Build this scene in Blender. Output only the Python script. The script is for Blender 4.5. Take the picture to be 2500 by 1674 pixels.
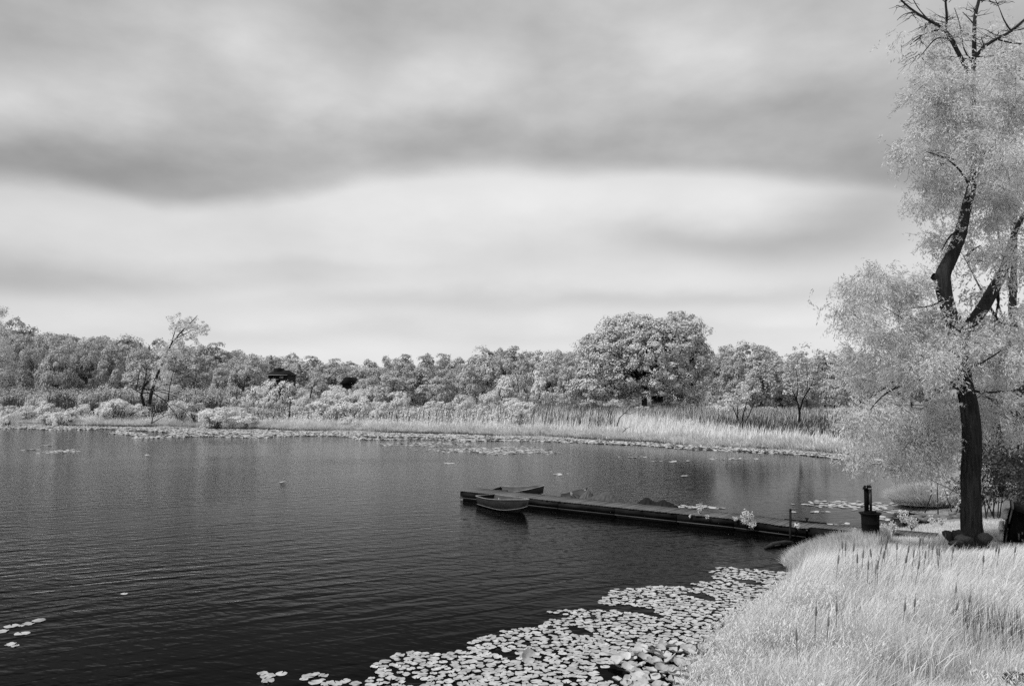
import bpy, math, random
import numpy as np
from mathutils import Vector, Matrix
for o in list(bpy.data.objects): bpy.data.objects.remove(o)
SC = bpy.context.scene
COL = SC.collection
rng = np.random.default_rng(11)
random.seed(5)
R = math.radians

# ------------------------------------------------------------ camera
F, CX, CY, HY, H = 1944.4, 1250.0, 837.0, 950.0, 5.7
TH = math.atan((HY-CY)/F)
cam = bpy.data.objects.new('camera', bpy.data.cameras.new('camera')); COL.objects.link(cam)
cam.data.sensor_width = 36; cam.data.lens = 28
cam.data.clip_start = .1; cam.data.clip_end = 6000
cam.location = (0, 0, H); cam.rotation_euler = (math.pi/2+TH, 0, 0)
SC.camera = cam

def ray(px, py):
    a = (px-CX)/F; b = (CY-py)/F
    return a, math.cos(TH)-b*math.sin(TH), math.sin(TH)+b*math.cos(TH)
def wp(px, py, D):            # point of the place seen at this pixel of the photograph, D metres ahead
    a, dy, dz = ray(px, py); return (a/dy*D, D, H+dz/dy*D)
def gp(px, py, z=0.0):        # the same, at height z
    a, dy, dz = ray(px, py); D = (z-H)*dy/dz; return (a/dy*D, D, z)
def proj(x, y, z):
    z = z-H; c, s = math.cos(TH), math.sin(TH)
    d = y*c+z*s; v = -y*s+z*c
    return CX+F*x/d, CY-F*v/d

# ------------------------------------------------------------ nodes helper
def newmat(name):
    m = bpy.data.materials.new(name); m.use_nodes = True
    nt = m.node_tree; nt.nodes.clear(); return m, nt
class NB:
    def __init__(s, nt): s.nt = nt
    def n(s, t, **kw):
        x = s.nt.nodes.new(t)
        for k, v in kw.items():
            if k.startswith('i_'): x.inputs[k[2:].replace('_', ' ')].default_value = v
            else: setattr(x, k, v)
        return x
    def l(s, a, b): s.nt.links.new(a, b)
    def val(s, x, v):
        if hasattr(v, 'links') or isinstance(v, bpy.types.NodeSocket): s.l(v, x)
        else: x.default_value = v
    def m(s, op, a, b=None, c=None, clamp=False):
        x = s.nt.nodes.new('ShaderNodeMath'); x.operation = op; x.use_clamp = clamp
        s.val(x.inputs[0], a)
        if b is not None: s.val(x.inputs[1], b)
        if c is not None: s.val(x.inputs[2], c)
        return x.outputs[0]
    def smooth(s, v, lo, hi, a=0., b=1.):
        x = s.nt.nodes.new('ShaderNodeMapRange'); x.interpolation_type = 'SMOOTHSTEP'
        s.val(x.inputs['Value'], v); x.inputs['From Min'].default_value = lo; x.inputs['From Max'].default_value = hi
        x.inputs['To Min'].default_value = a; x.inputs['To Max'].default_value = b
        return x.outputs[0]

# ------------------------------------------------------------ world: overcast sky, monochrome
W = bpy.data.worlds.new('World'); SC.world = W; W.use_nodes = True
nt = W.node_tree; nt.nodes.clear(); B = NB(nt)
tc = B.n('ShaderNodeTexCoord'); gen = tc.outputs['Generated']
sx = B.n('ShaderNodeSeparateXYZ'); B.l(gen, sx.inputs[0])
az = B.m('ARCTAN2', sx.outputs[0], sx.outputs[1]); el = B.m('ARCSINE', sx.outputs[2])
# cloud noise, stretched sideways, in direction space
cvn = B.n('ShaderNodeCombineXYZ'); B.l(az, cvn.inputs[0]); B.l(B.m('MULTIPLY', B.m('POWER', B.m('ABSOLUTE', el), .85), 2.0), cvn.inputs[1]); mp = B.n('ShaderNodeMapping'); mp.inputs['Rotation'].default_value = (0, 0, R(6)); B.l(cvn.outputs[0], mp.inputs[0])
nz = B.n('ShaderNodeTexNoise'); nz.inputs['Scale'].default_value = 3.2; nz.inputs['Detail'].default_value = 6; nz.inputs['Roughness'].default_value = .5; B.l(mp.outputs[0], nz.inputs['Vector'])
nz2 = B.n('ShaderNodeTexNoise'); nz2.inputs['Scale'].default_value = 6.0; nz2.inputs['Detail'].default_value = 6; nz2.inputs['Roughness'].default_value = .5; B.l(mp.outputs[0], nz2.inputs['Vector'])
sc1 = B.n('ShaderNodeSeparateXYZ'); B.l(nz.outputs['Color'], sc1.inputs[0])
n1 = B.m('SUBTRACT', sc1.outputs[0], .5); n2 = B.m('SUBTRACT', sc1.outputs[1], .5); n3 = B.m('SUBTRACT', nz2.outputs['Fac'], .5)
u = B.m('ADD', az, B.m('MULTIPLY', n1, .16)); v = B.m('ADD', el, B.m('ADD', B.m('MULTIPLY', n2, .05), B.m('MULTIPLY', n3, .022)))
cv = B.n('ShaderNodeCombineXYZ'); B.l(u, cv.inputs[0]); B.l(v, cv.inputs[1])
def ae(px, py):
    a, dy, dz = ray(px, py); return math.atan2(a, dy), math.asin(dz/math.sqrt(a*a+dy*dy+dz*dz))
# lower edge of the upper cloud deck, over azimuth
edge_pts = [(-600, 470), (0, 462), (250, 485), (400, 522), (560, 512), (760, 470), (950, 438), (1150, 432), (1400, 436), (1640, 425), (1900, 440), (2200, 470), (2700, 470)]
fc = B.n('ShaderNodeFloatCurve'); c = fc.mapping.curves[0]
pts = [((ae(x, y)[0]+1)/2, ae(x, y)[1]) for x, y in edge_pts]
while len(c.points) < len(pts)+2: c.points.new(.5, .5)
allp = [(0, pts[0][1])]+pts+[(1, pts[-1][1])]
for p, (a, b) in zip(c.points, allp): p.location = (a, b)
fc.mapping.update()
B.l(B.m('MULTIPLY_ADD', u, .5, .5, clamp=True), fc.inputs['Value'])
above = B.smooth(B.m('SUBTRACT', v, fc.outputs[0]), -.008, .022)
val = B.m('MULTIPLY_ADD', above, -.15, .895)
blobs = [  # x, y, rx, ry in the photograph's sky, rotation, amount
 (40, 400, 300, 62, 0, -.12), (350, 430, 260, 62, -6, -.03), (640, 400, 300, 60, 0, -.02), (1000, 370, 380, 60, 4, -.03),
 (1500, 370, 330, 50, 4, -.03), (1750, 270, 420, 60, 0, -.04), (2150, 300, 220, 110, 0, -.06), (1950, 400, 220, 40, 0, -.05),
 (230, 215, 210, 75, 8, .09), (640, 80, 150, 65, -10, .08), (60, 240, 150, 50, 0, .07), (1070, 180, 170, 80, 20, .09), (900, 262, 180, 36, 0, .05),
 (1450, 150, 300, 140, 0, .05), (1900, 110, 300, 120, 0, .05), (780, 190, 130, 50, 0, .04), (900, 40, 300, 60, -10, -.04), (-20, 70, 260, 90, 0, -.06), (1250, 15, 300, 50, 0, -.03),
 (430, 320, 200, 60, 0, -.02), (2400, 60, 200, 120, 0, -.02),
 (1760, 590, 260, 42, -6, -.12), (2080, 530, 200, 70, 10, -.12), (1300, 620, 240, 40, 0, -.04), (350, 690, 520, 26, 3, -.07), (1100, 742, 620, 24, 1, -.055),
 (40, 660, 260, 46, 0, -.08), (1800, 738, 420, 18, 0, -.05), (1500, 826, 560, 12, 0, -.02), (700, 815, 500, 18, 2, -.03), (1150, 500, 300, 55, 0, .03), (1750, 470, 250, 40, 0, .03),
 (600, 600, 400, 40, 0, -.02), (-300, 900, 300, 300, 0, -.06), (700, 655, 300, 14, 2, -.03), (2000, 800, 300, 10, 0, -.02)]
for (px, py, rx, ry, ro, am) in blobs:
    a0, e0 = ae(px, py)
    mpn = B.n('ShaderNodeMapping'); mpn.vector_type = 'TEXTURE'
    mpn.inputs['Location'].default_value = (a0, e0, 0); mpn.inputs['Rotation'].default_value = (0, 0, R(ro)); mpn.inputs['Scale'].default_value = (rx/F, ry/F, 1)
    B.l(cv.outputs[0], mpn.inputs[0])
    ln = B.n('ShaderNodeVectorMath'); ln.operation = 'DOT_PRODUCT'; B.l(mpn.outputs[0], ln.inputs[0]); B.l(mpn.outputs[0], ln.inputs[1])
    g = B.m('EXPONENT', B.m('MULTIPLY', ln.outputs['Value'], -.8))
    val = B.m('MULTIPLY_ADD', g, am, val)
val = B.m('MULTIPLY_ADD', n3, B.m('MULTIPLY_ADD', above, .16, .12), B.m('MULTIPLY_ADD', n1, .06, val))
lin = B.m('POWER', B.m('MAXIMUM', val, .05), 2.25)
SUN_EL, SUN_AZ = 50, -115          # azimuth measured from the camera's heading, negative to the left
sky = B.n('ShaderNodeTexSky'); sky.sky_type = 'NISHITA'; sky.sun_disc = False
sky.sun_elevation = R(SUN_EL); sky.sun_rotation = R(SUN_AZ)
bw = B.n('ShaderNodeRGBToBW'); B.l(sky.outputs[0], bw.inputs[0])
mix = B.m('ADD', B.m('MULTIPLY', lin, 10*.97), B.m('MULTIPLY', bw.outputs[0], .03))
bg = B.n('ShaderNodeBackground'); bg.inputs['Strength'].default_value = .1; B.l(mix, bg.inputs['Color'])
out = B.n('ShaderNodeOutputWorld'); B.l(bg.outputs[0], out.inputs[0])

sun = bpy.data.objects.new('sun', bpy.data.lights.new('sun', 'SUN')); COL.objects.link(sun)
sun.data.energy = 3.2; sun.data.angle = R(9); sun.data.color = (1, 1, 1)
sd = Vector((math.sin(R(SUN_AZ))*math.cos(R(SUN_EL)), math.cos(R(SUN_AZ))*math.cos(R(SUN_EL)), math.sin(R(SUN_EL))))
sun.rotation_euler = sd.to_track_quat('Z', 'Y').to_euler()
SC.view_settings.view_transform = 'Standard'; SC.view_settings.look = 'None'
SC.view_settings.exposure = 0; SC.view_settings.gamma = 1; SC.view_settings.use_curve_mapping = False
SC.render.engine = 'CYCLES'
cy = SC.cycles; cy.max_bounces = 6; cy.diffuse_bounces = 3; cy.glossy_bounces = 2; cy.transmission_bounces = 3; cy.transparent_max_bounces = 4
cy.use_denoising = False; cy.caustics_reflective = False; cy.caustics_refractive = False

# ------------------------------------------------------------ mesh helpers
def np_mesh(name, V, Q=None, T=None, smooth=False):
    V = np.asarray(V, dtype=np.float32).reshape(-1, 3)
    Q = np.zeros((0, 4), np.int32) if Q is None else np.asarray(Q, np.int32).reshape(-1, 4)
    T = np.zeros((0, 3), np.int32) if T is None else np.asarray(T, np.int32).reshape(-1, 3)
    me = bpy.data.meshes.new(name)
    me.vertices.add(len(V)); me.vertices.foreach_set('co', V.ravel())
    nl = Q.size+T.size
    me.loops.add(nl); me.loops.foreach_set('vertex_index', np.concatenate([Q.ravel(), T.ravel()]))
    me.polygons.add(len(Q)+len(T))
    st = np.concatenate([np.arange(len(Q))*4, Q.size+np.arange(len(T))*3]).astype(np.int32)
    me.polygons.foreach_set('loop_start', st)
    if smooth: me.polygons.foreach_set('use_smooth', np.ones(len(Q)+len(T), bool))
    me.update(calc_edges=True)
    return me
class MB:
    def __init__(s): s.v, s.q, s.t, s.n = [], [], [], 0
    def add(s, V, Q=None, T=None):
        V = np.asarray(V, float).reshape(-1, 3)
        if Q is not None and len(Q): s.q.append(np.asarray(Q)+s.n)
        if T is not None and len(T): s.t.append(np.asarray(T)+s.n)
        s.v.append(V); s.n += len(V); return s
    def mesh(s, name, smooth=False):
        return np_mesh(name, np.concatenate(s.v), np.concatenate(s.q) if s.q else None, np.concatenate(s.t) if s.t else None, smooth)
    def box(s, x0, x1, y0, y1, z0, z1, M=None):
        V = np.array([(x, y, z) for x in (x0, x1) for y in (y0, y1) for z in (z0, z1)], float)
        if M is not None: V = V@np.array(M.to_3x3()).T+np.array(M.translation)
        return s.add(V, [(0, 1, 3, 2), (4, 6, 7, 5), (0, 4, 5, 1), (2, 3, 7, 6), (0, 2, 6, 4), (1, 5, 7, 3)])
    def tube(s, pts, rad, sides=6, cap=True, rough=0.):
        P = np.asarray(pts, float); n = len(P)
        rad = np.broadcast_to(np.asarray(rad, float), (n,))
        T = np.gradient(P, axis=0); T /= np.linalg.norm(T, axis=1)[:, None]+1e-9
        ref = np.array([0, 0, 1.]) if abs(T[:, 2]).mean() < .8 else np.array([0, 1., 0])
        U = np.cross(T, ref); U /= np.linalg.norm(U, axis=1)[:, None]+1e-9
        Vv = np.cross(T, U)
        a = np.arange(sides)*2*math.pi/sides
        rr = rad[:, None]*(1+rough*(rng.random((n, sides))-.5))
        ring = P[:, None]+rr[..., None]*(np.cos(a)[None, :, None]*U[:, None]+np.sin(a)[None, :, None]*Vv[:, None])
        V = ring.reshape(-1, 3); q = []
        i = np.arange(n-1)[:, None]*sides; j = np.arange(sides)[None]
        q = np.stack([i+j, i+(j+1) % sides, i+sides+(j+1) % sides, i+sides+j], -1).reshape(-1, 4)
        if cap:
            V = np.concatenate([V, P[-1:], P[:1]]); e = (n-1)*sides
            t = [(e+k, e+(k+1) % sides, n*sides) for k in range(sides)]+[((k+1) % sides, k, n*sides+1) for k in range(sides)]
            return s.add(V, q, t)
        return s.add(V, q)
def unit(a): return a/(np.linalg.norm(a, axis=-1, keepdims=True)+1e-9)
def leaf_quads(mb, P, N, L, Wd, axis=None):
    n = len(P); P = np.asarray(P, float)
    t = unit(np.cross(N, rng.normal(size=(n, 3)))) if axis is None else unit(axis)
    b = unit(np.cross(N, t)); L = np.broadcast_to(L, (n,))[:, None]; Wd = np.broadcast_to(Wd, (n,))[:, None]
    V = np.stack([P-t*L/2, P+b*Wd/2, P+t*L/2, P-b*Wd/2], 1).reshape(-1, 3)
    mb.add(V, np.arange(4*n).reshape(n, 4))
def blades(mb, P, h, lean, w, seg=3, power=2., flat=None):
    n = len(P); P = np.asarray(P, float); h = np.broadcast_to(h, (n,)); w = np.broadcast_to(w, (n,)); lean = np.broadcast_to(lean, (n, 2))
    a = rng.random(n)*math.pi if flat is None else flat+rng.normal(size=n)*.5
    wd = np.stack([np.cos(a), np.sin(a), np.zeros(n)], -1)
    Vs = []
    for k in range(seg):
        t = k/seg
        c = P+np.concatenate([lean*t**power, (h*(t-.12*t**3))[:, None]], 1)
        hw = (w*(1-t**2)/2)[:, None]*wd
        Vs += [c-hw, c+hw]
    Vs.append(P+np.concatenate([lean, (h*.88)[:, None]], 1))
    V = np.stack(Vs, 1); m = 2*seg+1; base = np.arange(n)[:, None]*m
    q = np.concatenate([base+np.array([[2*k, 2*k+1, 2*k+3, 2*k+2]]) for k in range(seg-1)]) if seg > 1 else None
    mb.add(V.reshape(-1, 3), q, base+np.array([[2*seg-2, 2*seg-1, 2*seg]]))
def link(name, me, mat=None, parent=None, loc=None, **props):
    o = bpy.data.objects.new(name, me); COL.objects.link(o)
    if mat is not None and me is not None and not me.materials: me.materials.append(mat)
    if parent is not None: o.parent = parent
    if loc is not None: o.location = loc
    for k, v in props.items():
        if v is not None: o[k] = v
    return o
def thing(name, label, cat, loc, rz=0., group=None):
    o = link(name, None, loc=loc, label=label, category=cat, group=group)
    o.rotation_euler = (0, 0, rz); o.empty_display_size = .3; return o
def stuff(name, me, mat, label, cat): return link(name, me, mat, kind='stuff', label=label, category=cat)

# ------------------------------------------------------------ materials
def leaf_mat(name, alb, var=.25, trans=.3, scale=.35, patch=.25):
    m, nt = newmat(name); B = NB(nt)
    g = B.n('ShaderNodeNewGeometry')
    tn = B.n('ShaderNodeTexNoise'); tn.inputs['Scale'].default_value = scale; tn.inputs['Detail'].default_value = 3; B.l(g.outputs['Position'], tn.inputs['Vector'])
    oi = B.n('ShaderNodeObjectInfo')
    f = B.m('MULTIPLY_ADD', B.m('SUBTRACT', g.outputs['Random Per Island'], .5), var*2, 1)
    f = B.m('MULTIPLY_ADD', B.m('SUBTRACT', tn.outputs['Fac'], .5), patch*3, f)
    f = B.m('MULTIPLY_ADD', B.m('SUBTRACT', oi.outputs['Random'], .5), patch, f)
    f = B.m('MINIMUM', B.m('MAXIMUM', B.m('MULTIPLY', f, alb), .02), .82)
    cb = B.n('ShaderNodeCombineXYZ')
    for i in range(3): B.l(f, cb.inputs[i])
    d = B.n('ShaderNodeBsdfDiffuse'); t = B.n('ShaderNodeBsdfTranslucent'); mx = B.n('ShaderNodeMixShader'); mx.inputs[0].default_value = trans
    B.l(cb.outputs[0], d.inputs[0]); B.l(cb.outputs[0], t.inputs[0]); B.l(d.outputs[0], mx.inputs[1]); B.l(t.outputs[0], mx.inputs[2])
    o = B.n('ShaderNodeOutputMaterial'); B.l(mx.outputs[0], o.inputs[0]); return m
def rough_mat(name, alb, var=.4, scale=(3, 3, 3), bump=.02, rough=.85, spec=.3, obj=True, metal=0., nscale=1.):
    m, nt = newmat(name); B = NB(nt)
    tc = B.n('ShaderNodeTexCoord'); mp = B.n('ShaderNodeMapping'); mp.inputs['Scale'].default_value = scale
    B.l(tc.outputs['Object' if obj else 'Generated'], mp.inputs[0])
    tn = B.n('ShaderNodeTexNoise'); tn.inputs['Scale'].default_value = nscale; tn.inputs['Detail'].default_value = 7; tn.inputs['Roughness'].default_value = .6; B.l(mp.outputs[0], tn.inputs['Vector'])
    oi = B.n('ShaderNodeObjectInfo')
    f = B.m('MULTIPLY_ADD', B.m('SUBTRACT', tn.outputs['Fac'], .5), var*4, 1)
    f = B.m('MULTIPLY_ADD', B.m('SUBTRACT', oi.outputs['Random'], .5), var, f)
    f = B.m('MINIMUM', B.m('MAXIMUM', B.m('MULTIPLY', f, alb), alb*.25), .85)
    cb = B.n('ShaderNodeCombineXYZ')
    for i in range(3): B.l(f, cb.inputs[i])
    p = B.n('ShaderNodeBsdfPrincipled'); p.inputs['Roughness'].default_value = rough; p.inputs['Specular IOR Level'].default_value = spec; p.inputs['Metallic'].default_value = metal
    B.l(cb.outputs[0], p.inputs['Base Color'])
    if bump:
        bp = B.n('ShaderNodeBump'); bp.inputs['Distance'].default_value = bump; B.l(tn.outputs['Fac'], bp.inputs['Height']); B.l(bp.outputs[0], p.inputs['Normal'])
    o = B.n('ShaderNodeOutputMaterial'); B.l(p.outputs[0], o.inputs[0]); return m
M_TREE = leaf_mat('tree_leaves', .47, var=.35, trans=.15, scale=.25, patch=.25)
M_BIG = leaf_mat('big_tree_leaves', .60, var=.3, trans=.2, scale=.4, patch=.15)
M_BRIGHT = leaf_mat('shrub_leaves', .82, var=.3, trans=.3, scale=.3, patch=.35)
M_WILLOW = leaf_mat('willow_leaves', .70, var=.3, trans=.45, scale=.5, patch=.2)
M_SHADE = leaf_mat('shade_toned_leaves', .09, var=.4, trans=.2, scale=.8, patch=.3)  # leaf colour darkened to stand in for shade from the canopy overhead
M_CONIF_SHADE = leaf_mat('conifer_and_shade_leaves', .24, var=.3, trans=.1, scale=.3, patch=.2)
M_REED = leaf_mat('marsh_reeds', .80, var=.4, trans=.25, scale=.3, patch=.5)
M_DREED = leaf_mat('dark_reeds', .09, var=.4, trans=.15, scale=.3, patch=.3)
M_GRASS = leaf_mat('grass_blades', .74, var=.35, trans=.3, scale=.9, patch=.4)
M_WEED = leaf_mat('weed_leaves', .76, var=.22, trans=.35, scale=.8, patch=.15)
M_PAD = leaf_mat('lily_pad', .50, var=.2, trans=.1, scale=7, patch=.35)
M_BARK = rough_mat('bark', .03, var=.7, scale=(14, 14, 1.6), bump=.06, rough=.95, spec=.15)
M_FBARK = rough_mat('far_bark', .06, var=.4, scale=(3, 3, .8), bump=.0, rough=1, spec=.1)
M_STEM = rough_mat('dry_stem', .10, var=.5, scale=(3, 3, 1), bump=0, rough=1, spec=.1)
M_SPIKE = rough_mat('cattail_spike', .17, var=.3, scale=(20, 20, 8), bump=.003, rough=1, spec=.1)
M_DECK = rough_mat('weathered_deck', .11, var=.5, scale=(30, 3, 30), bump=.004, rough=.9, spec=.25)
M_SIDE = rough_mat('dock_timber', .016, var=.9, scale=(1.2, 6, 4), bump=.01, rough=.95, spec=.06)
M_RAIL = rough_mat('dock_rail', .05, var=.6, scale=(1.5, 20, 20), bump=.004, rough=.7, spec=.3)
M_HULL = rough_mat('aluminium_hull', .055, var=.4, scale=(2, 4, 9), bump=.003, rough=.6, spec=.3, metal=.2)
M_HULLIN = rough_mat('hull_inside', .06, var=.5, scale=(2, 3, 5), bump=.003, rough=.7, spec=.3)
M_RIM = rough_mat('aluminium_rim', .20, var=.4, scale=(4, 4, 4), bump=.001, rough=.45, spec=.5, metal=.3)
M_TARP = rough_mat('grey_tarp', .08, var=.4, scale=(5, 5, 5), bump=.02, rough=.85, spec=.25)
M_BTARP = rough_mat('black_tarp', .012, var=.4, scale=(5, 5, 5), bump=.02, rough=.8, spec=.2)
M_IRON = rough_mat('black_steel', .006, var=.6, scale=(6, 6, 6), bump=.003, rough=.85, spec=.08)
M_FLUE = rough_mat('flue_panel', .12, var=.5, scale=(6, 6, 3), bump=.003, rough=.6, spec=.3)
M_WHITE = rough_mat('white_fibreglass', .42, var=.12, scale=(5, 5, 5), bump=.002, rough=.5, spec=.4)
M_ROCK = rough_mat('rock', .16, var=.5, scale=(3, 3, 3), bump=.05, rough=.95, spec=.2)
M_DROCK = rough_mat('dark_boulder', .03, var=.6, scale=(4, 4, 4), bump=.04, rough=.95, spec=.2)
M_ROOF = rough_mat('dark_roof', .012, var=.4, scale=(1, 1, 8), bump=0, rough=.9, spec=.1)
M_WALLD = rough_mat('dark_wall', .025, var=.3, scale=(1, 1, 6), bump=0, rough=.9, spec=.1)
M_TRIM = rough_mat('house_trim', .28, var=.2, scale=(2, 2, 2), bump=0, rough=.8, spec=.2)
M_GLASS = rough_mat('window_glass', .02, var=.2, scale=(1, 1, 1), bump=0, rough=.1, spec=.5)

# ------------------------------------------------------------ terrain
SHORE = [(-600, -600), (-600, 150), (-320, 152), (-200, 144), (-120, 134)]
SHORE += [gp(px, py)[:2] for px, py in [(0, 1037), (120, 1039), (250, 1042), (380, 1043), (500, 1047), (620, 1048), (750, 1053), (880, 1055), (1000, 1059), (1120, 1061), (1250, 1066), (1380, 1071), (1500, 1078), (1600, 1083), (1700, 1090), (1800, 1094), (1900, 1101), (2000, 1107), (2080, 1115)]]
SHORE += [(29.5, 61.6), (28.2, 53), (24.5, 46), (20.6, 42), (18.1, 38.6), (19.6, 36.4), (17.6, 34.2), (15.4, 32.4), (13.3, 31.3), (11.6, 30.0), (10.0, 28.2), (9.0, 26.5), (8.9, 25.0), (7.3, 22.2), (5.4, 19.2), (4.3, 17.0), (3.3, 15.0), (2.6, 12.5), (1.5, 10.5), (-3, 9.0), (-20, 6), (-80, -40), (-200, -300), (-300, -600)]
SHORE = np.array(SHORE)
def shore_dist(x, y):          # + on land, - in the lake
    x = np.asarray(x, float); y = np.asarray(y, float); shp = x.shape; x = x.ravel(); y = y.ravel()
    d = np.full(x.shape, 1e9); ins = np.zeros(x.shape, bool); n = len(SHORE)
    for i in range(n):
        ax, ay = SHORE[i]; bx, by = SHORE[(i+1) % n]
        ex, ey = bx-ax, by-ay; t = np.clip(((x-ax)*ex+(y-ay)*ey)/(ex*ex+ey*ey), 0, 1)
        d = np.minimum(d, np.hypot(x-ax-t*ex, y-ay-t*ey))
        c = (ay > y) != (by > y); xi = ax+(y-ay)*ex/(ey if ey else 1e-9); ins ^= c & (x < xi)
    return np.where(ins, -d, d).reshape(shp)
def sstep(x, a, b): t = np.clip((x-a)/(b-a), 0, 1); return t*t*(3-2*t)
def wob(x, y, s): return np.sin(x/s+1.3)*np.sin(y/s*1.1+.7)+.5*np.sin(x/s*2.3+y/s*1.7+2)
def ground_z(x, y, d=None):
    x = np.asarray(x, float); y = np.asarray(y, float)
    if d is None: d = shore_dist(x, y)
    wf = sstep(y, 42, 60)
    far = np.interp(d, [-8, -1, 0, .6, 3, 15, 40, 90, 200, 2500], [-1.6, -.3, 0, .22, .4, .8, 1.3, 2.4, 4, 30])
    hill = 20*sstep(d, 90, 300)*sstep(-x/np.maximum(y, 1), .1, .62)
    far = far+hill+.12*wob(x, y, 9)*sstep(d, 3, 12)
    near = np.interp(d, [-4, -.6, 0, .5, 2, 6, 14, 40, 300], [-1.2, -.2, 0, .16, .36, .62, .9, 1.6, 8])
    r = np.hypot(x, y); near = near+3.1*(1-sstep(r, 2.5, 10))*sstep(d, 0, 5)+.04*wob(x, y, 1.3)*sstep(d, 1, 3)
    return near*(1-wf)+far*wf
def gz(x, y): return float(ground_z(np.array([x]), np.array([y]))[0])
rr = np.concatenate([[0, 1.5, 3, 4.5, 6, 7.5], np.arange(9, 48, .45), np.arange(48, 150, 1.2), np.geomspace(150, 3500, 50)])
aa = np.concatenate([np.arange(-46, 46, .45), np.arange(46, 314, 6)])
aa = np.radians(aa)
RR, AA = np.meshgrid(rr, aa, indexing='ij'); X = RR*np.sin(AA); Y = RR*np.cos(AA); Z = ground_z(X, Y)
na = len(aa); i = np.arange(len(rr)-1)[:, None]*na; j = np.arange(na)[None]
Q = np.stack([i+j, i+na+j, i+na+(j+1) % na, i+(j+1) % na], -1).reshape(-1, 4)[:, ::-1]
m, nt_ = newmat('ground'); Bg = NB(nt_)
g_ = Bg.n('ShaderNodeNewGeometry'); tn = Bg.n('ShaderNodeTexNoise'); tn.inputs['Scale'].default_value = .6; tn.inputs['Detail'].default_value = 8; Bg.l(g_.outputs['Position'], tn.inputs['Vector'])
tn2 = Bg.n('ShaderNodeTexNoise'); tn2.inputs['Scale'].default_value = 9; tn2.inputs['Detail'].default_value = 5; Bg.l(g_.outputs['Position'], tn2.inputs['Vector'])
f = Bg.m('MULTIPLY_ADD', tn.outputs['Fac'], .35, Bg.m('MULTIPLY', tn2.outputs['Fac'], .25)); cb = Bg.n('ShaderNodeCombineXYZ')
for k in range(3): Bg.l(f, cb.inputs[k])
df = Bg.n('ShaderNodeBsdfDiffuse'); Bg.l(cb.outputs[0], df.inputs[0]); bp = Bg.n('ShaderNodeBump'); bp.inputs['Distance'].default_value = .08; Bg.l(tn2.outputs['Fac'], bp.inputs['Height']); Bg.l(bp.outputs[0], df.inputs['Normal'])
o_ = Bg.n('ShaderNodeOutputMaterial'); Bg.l(df.outputs[0], o_.inputs[0])
link('ground', np_mesh('ground', np.stack([X, Y, Z], -1), Q, smooth=True), m, kind='structure')

# ------------------------------------------------------------ water
m, nt_ = newmat('water'); Bw = NB(nt_)
g_ = Bw.n('ShaderNodeNewGeometry'); sp = Bw.n('ShaderNodeSeparateXYZ'); Bw.l(g_.outputs['Position'], sp.inputs[0])
def wnoise(scale, rot, stretch, detail=2, rough=.5, dist=0.):
    mp = Bw.n('ShaderNodeMapping'); mp.vector_type = 'TEXTURE'; mp.inputs['Rotation'].default_value = (0, 0, R(rot)); mp.inputs['Scale'].default_value = (stretch/scale, 1/scale, 1)
    Bw.l(g_.outputs['Position'], mp.inputs[0]); t = Bw.n('ShaderNodeTexNoise'); t.noise_dimensions = '2D'
    t.inputs['Scale'].default_value = 1; t.inputs['Detail'].default_value = detail; t.inputs['Roughness'].default_value = rough; t.inputs['Distortion'].default_value = dist
    Bw.l(mp.outputs[0], t.inputs['Vector']); return t.outputs['Fac']
big = wnoise(.045, 20, 2.2, 2); swell = wnoise(1.9, 27, 4., 1, .4, .5); mid = wnoise(3.8, -20, 2.0, 2, .5); chop = wnoise(10, 12, 1.5, 3, .6)
yy = sp.outputs[1]; xx = sp.outputs[0]
nearf = Bw.smooth(yy, 15, 26)                 # calmer water close to the bank
farcalm = Bw.m('MULTIPLY', Bw.smooth(yy, 56, 84), Bw.smooth(Bw.m('SUBTRACT', xx, Bw.m('MULTIPLY', yy, .02)), -6, 12))   # sheltered under the far right bank
cove = Bw.m('MULTIPLY', Bw.smooth(xx, 6, 13), Bw.smooth(yy, 31, 36))
calm = Bw.m('SUBTRACT', 1, Bw.m('MULTIPLY', Bw.m('MAXIMUM', farcalm, Bw.m('MULTIPLY', cove, .8)), .9))
gust = Bw.smooth(big, .36, .6, .45, 1.15)
sa = Bw.m('MULTIPLY', Bw.smooth(yy, 17, 23, .25, 1), Bw.smooth(yy, 32, 50, 1, .25))
h1 = Bw.m('MULTIPLY', Bw.m('MULTIPLY', swell, .056), sa)
h2 = Bw.m('MULTIPLY', Bw.m('MULTIPLY', mid, .046), Bw.smooth(yy, 17, 30, .3, 1))
h3 = Bw.m('MULTIPLY', Bw.m('MULTIPLY', chop, .012), Bw.m('MULTIPLY', Bw.smooth(yy, 19, 30, .12, 1), Bw.smooth(yy, 40, 90, 1, .45)))
hh = Bw.m('ADD', h1, Bw.m('ADD', h2, h3))
hh = Bw.m('MULTIPLY', hh, Bw.m('MULTIPLY', gust, calm))
bp = Bw.n('ShaderNodeBump'); bp.inputs['Strength'].default_value = 1; bp.inputs['Distance'].default_value = 1; Bw.l(hh, bp.inputs['Height'])
fr = Bw.n('ShaderNodeFresnel'); fr.inputs['IOR'].default_value = 1.33; Bw.l(bp.outputs[0], fr.inputs['Normal'])
fac = Bw.m('MULTIPLY', Bw.m('POWER', fr.outputs[0], 2.4), 1.95, clamp=True)
gl = Bw.n('ShaderNodeBsdfGlossy'); gl.inputs['Roughness'].default_value = .06; gl.inputs['Color'].default_value = (1, 1, 1, 1); Bw.l(bp.outputs[0], gl.inputs['Normal'])
dk = Bw.n('ShaderNodeBsdfDiffuse'); dk.inputs['Color'].default_value = (.0012, .0012, .0012, 1)
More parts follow.
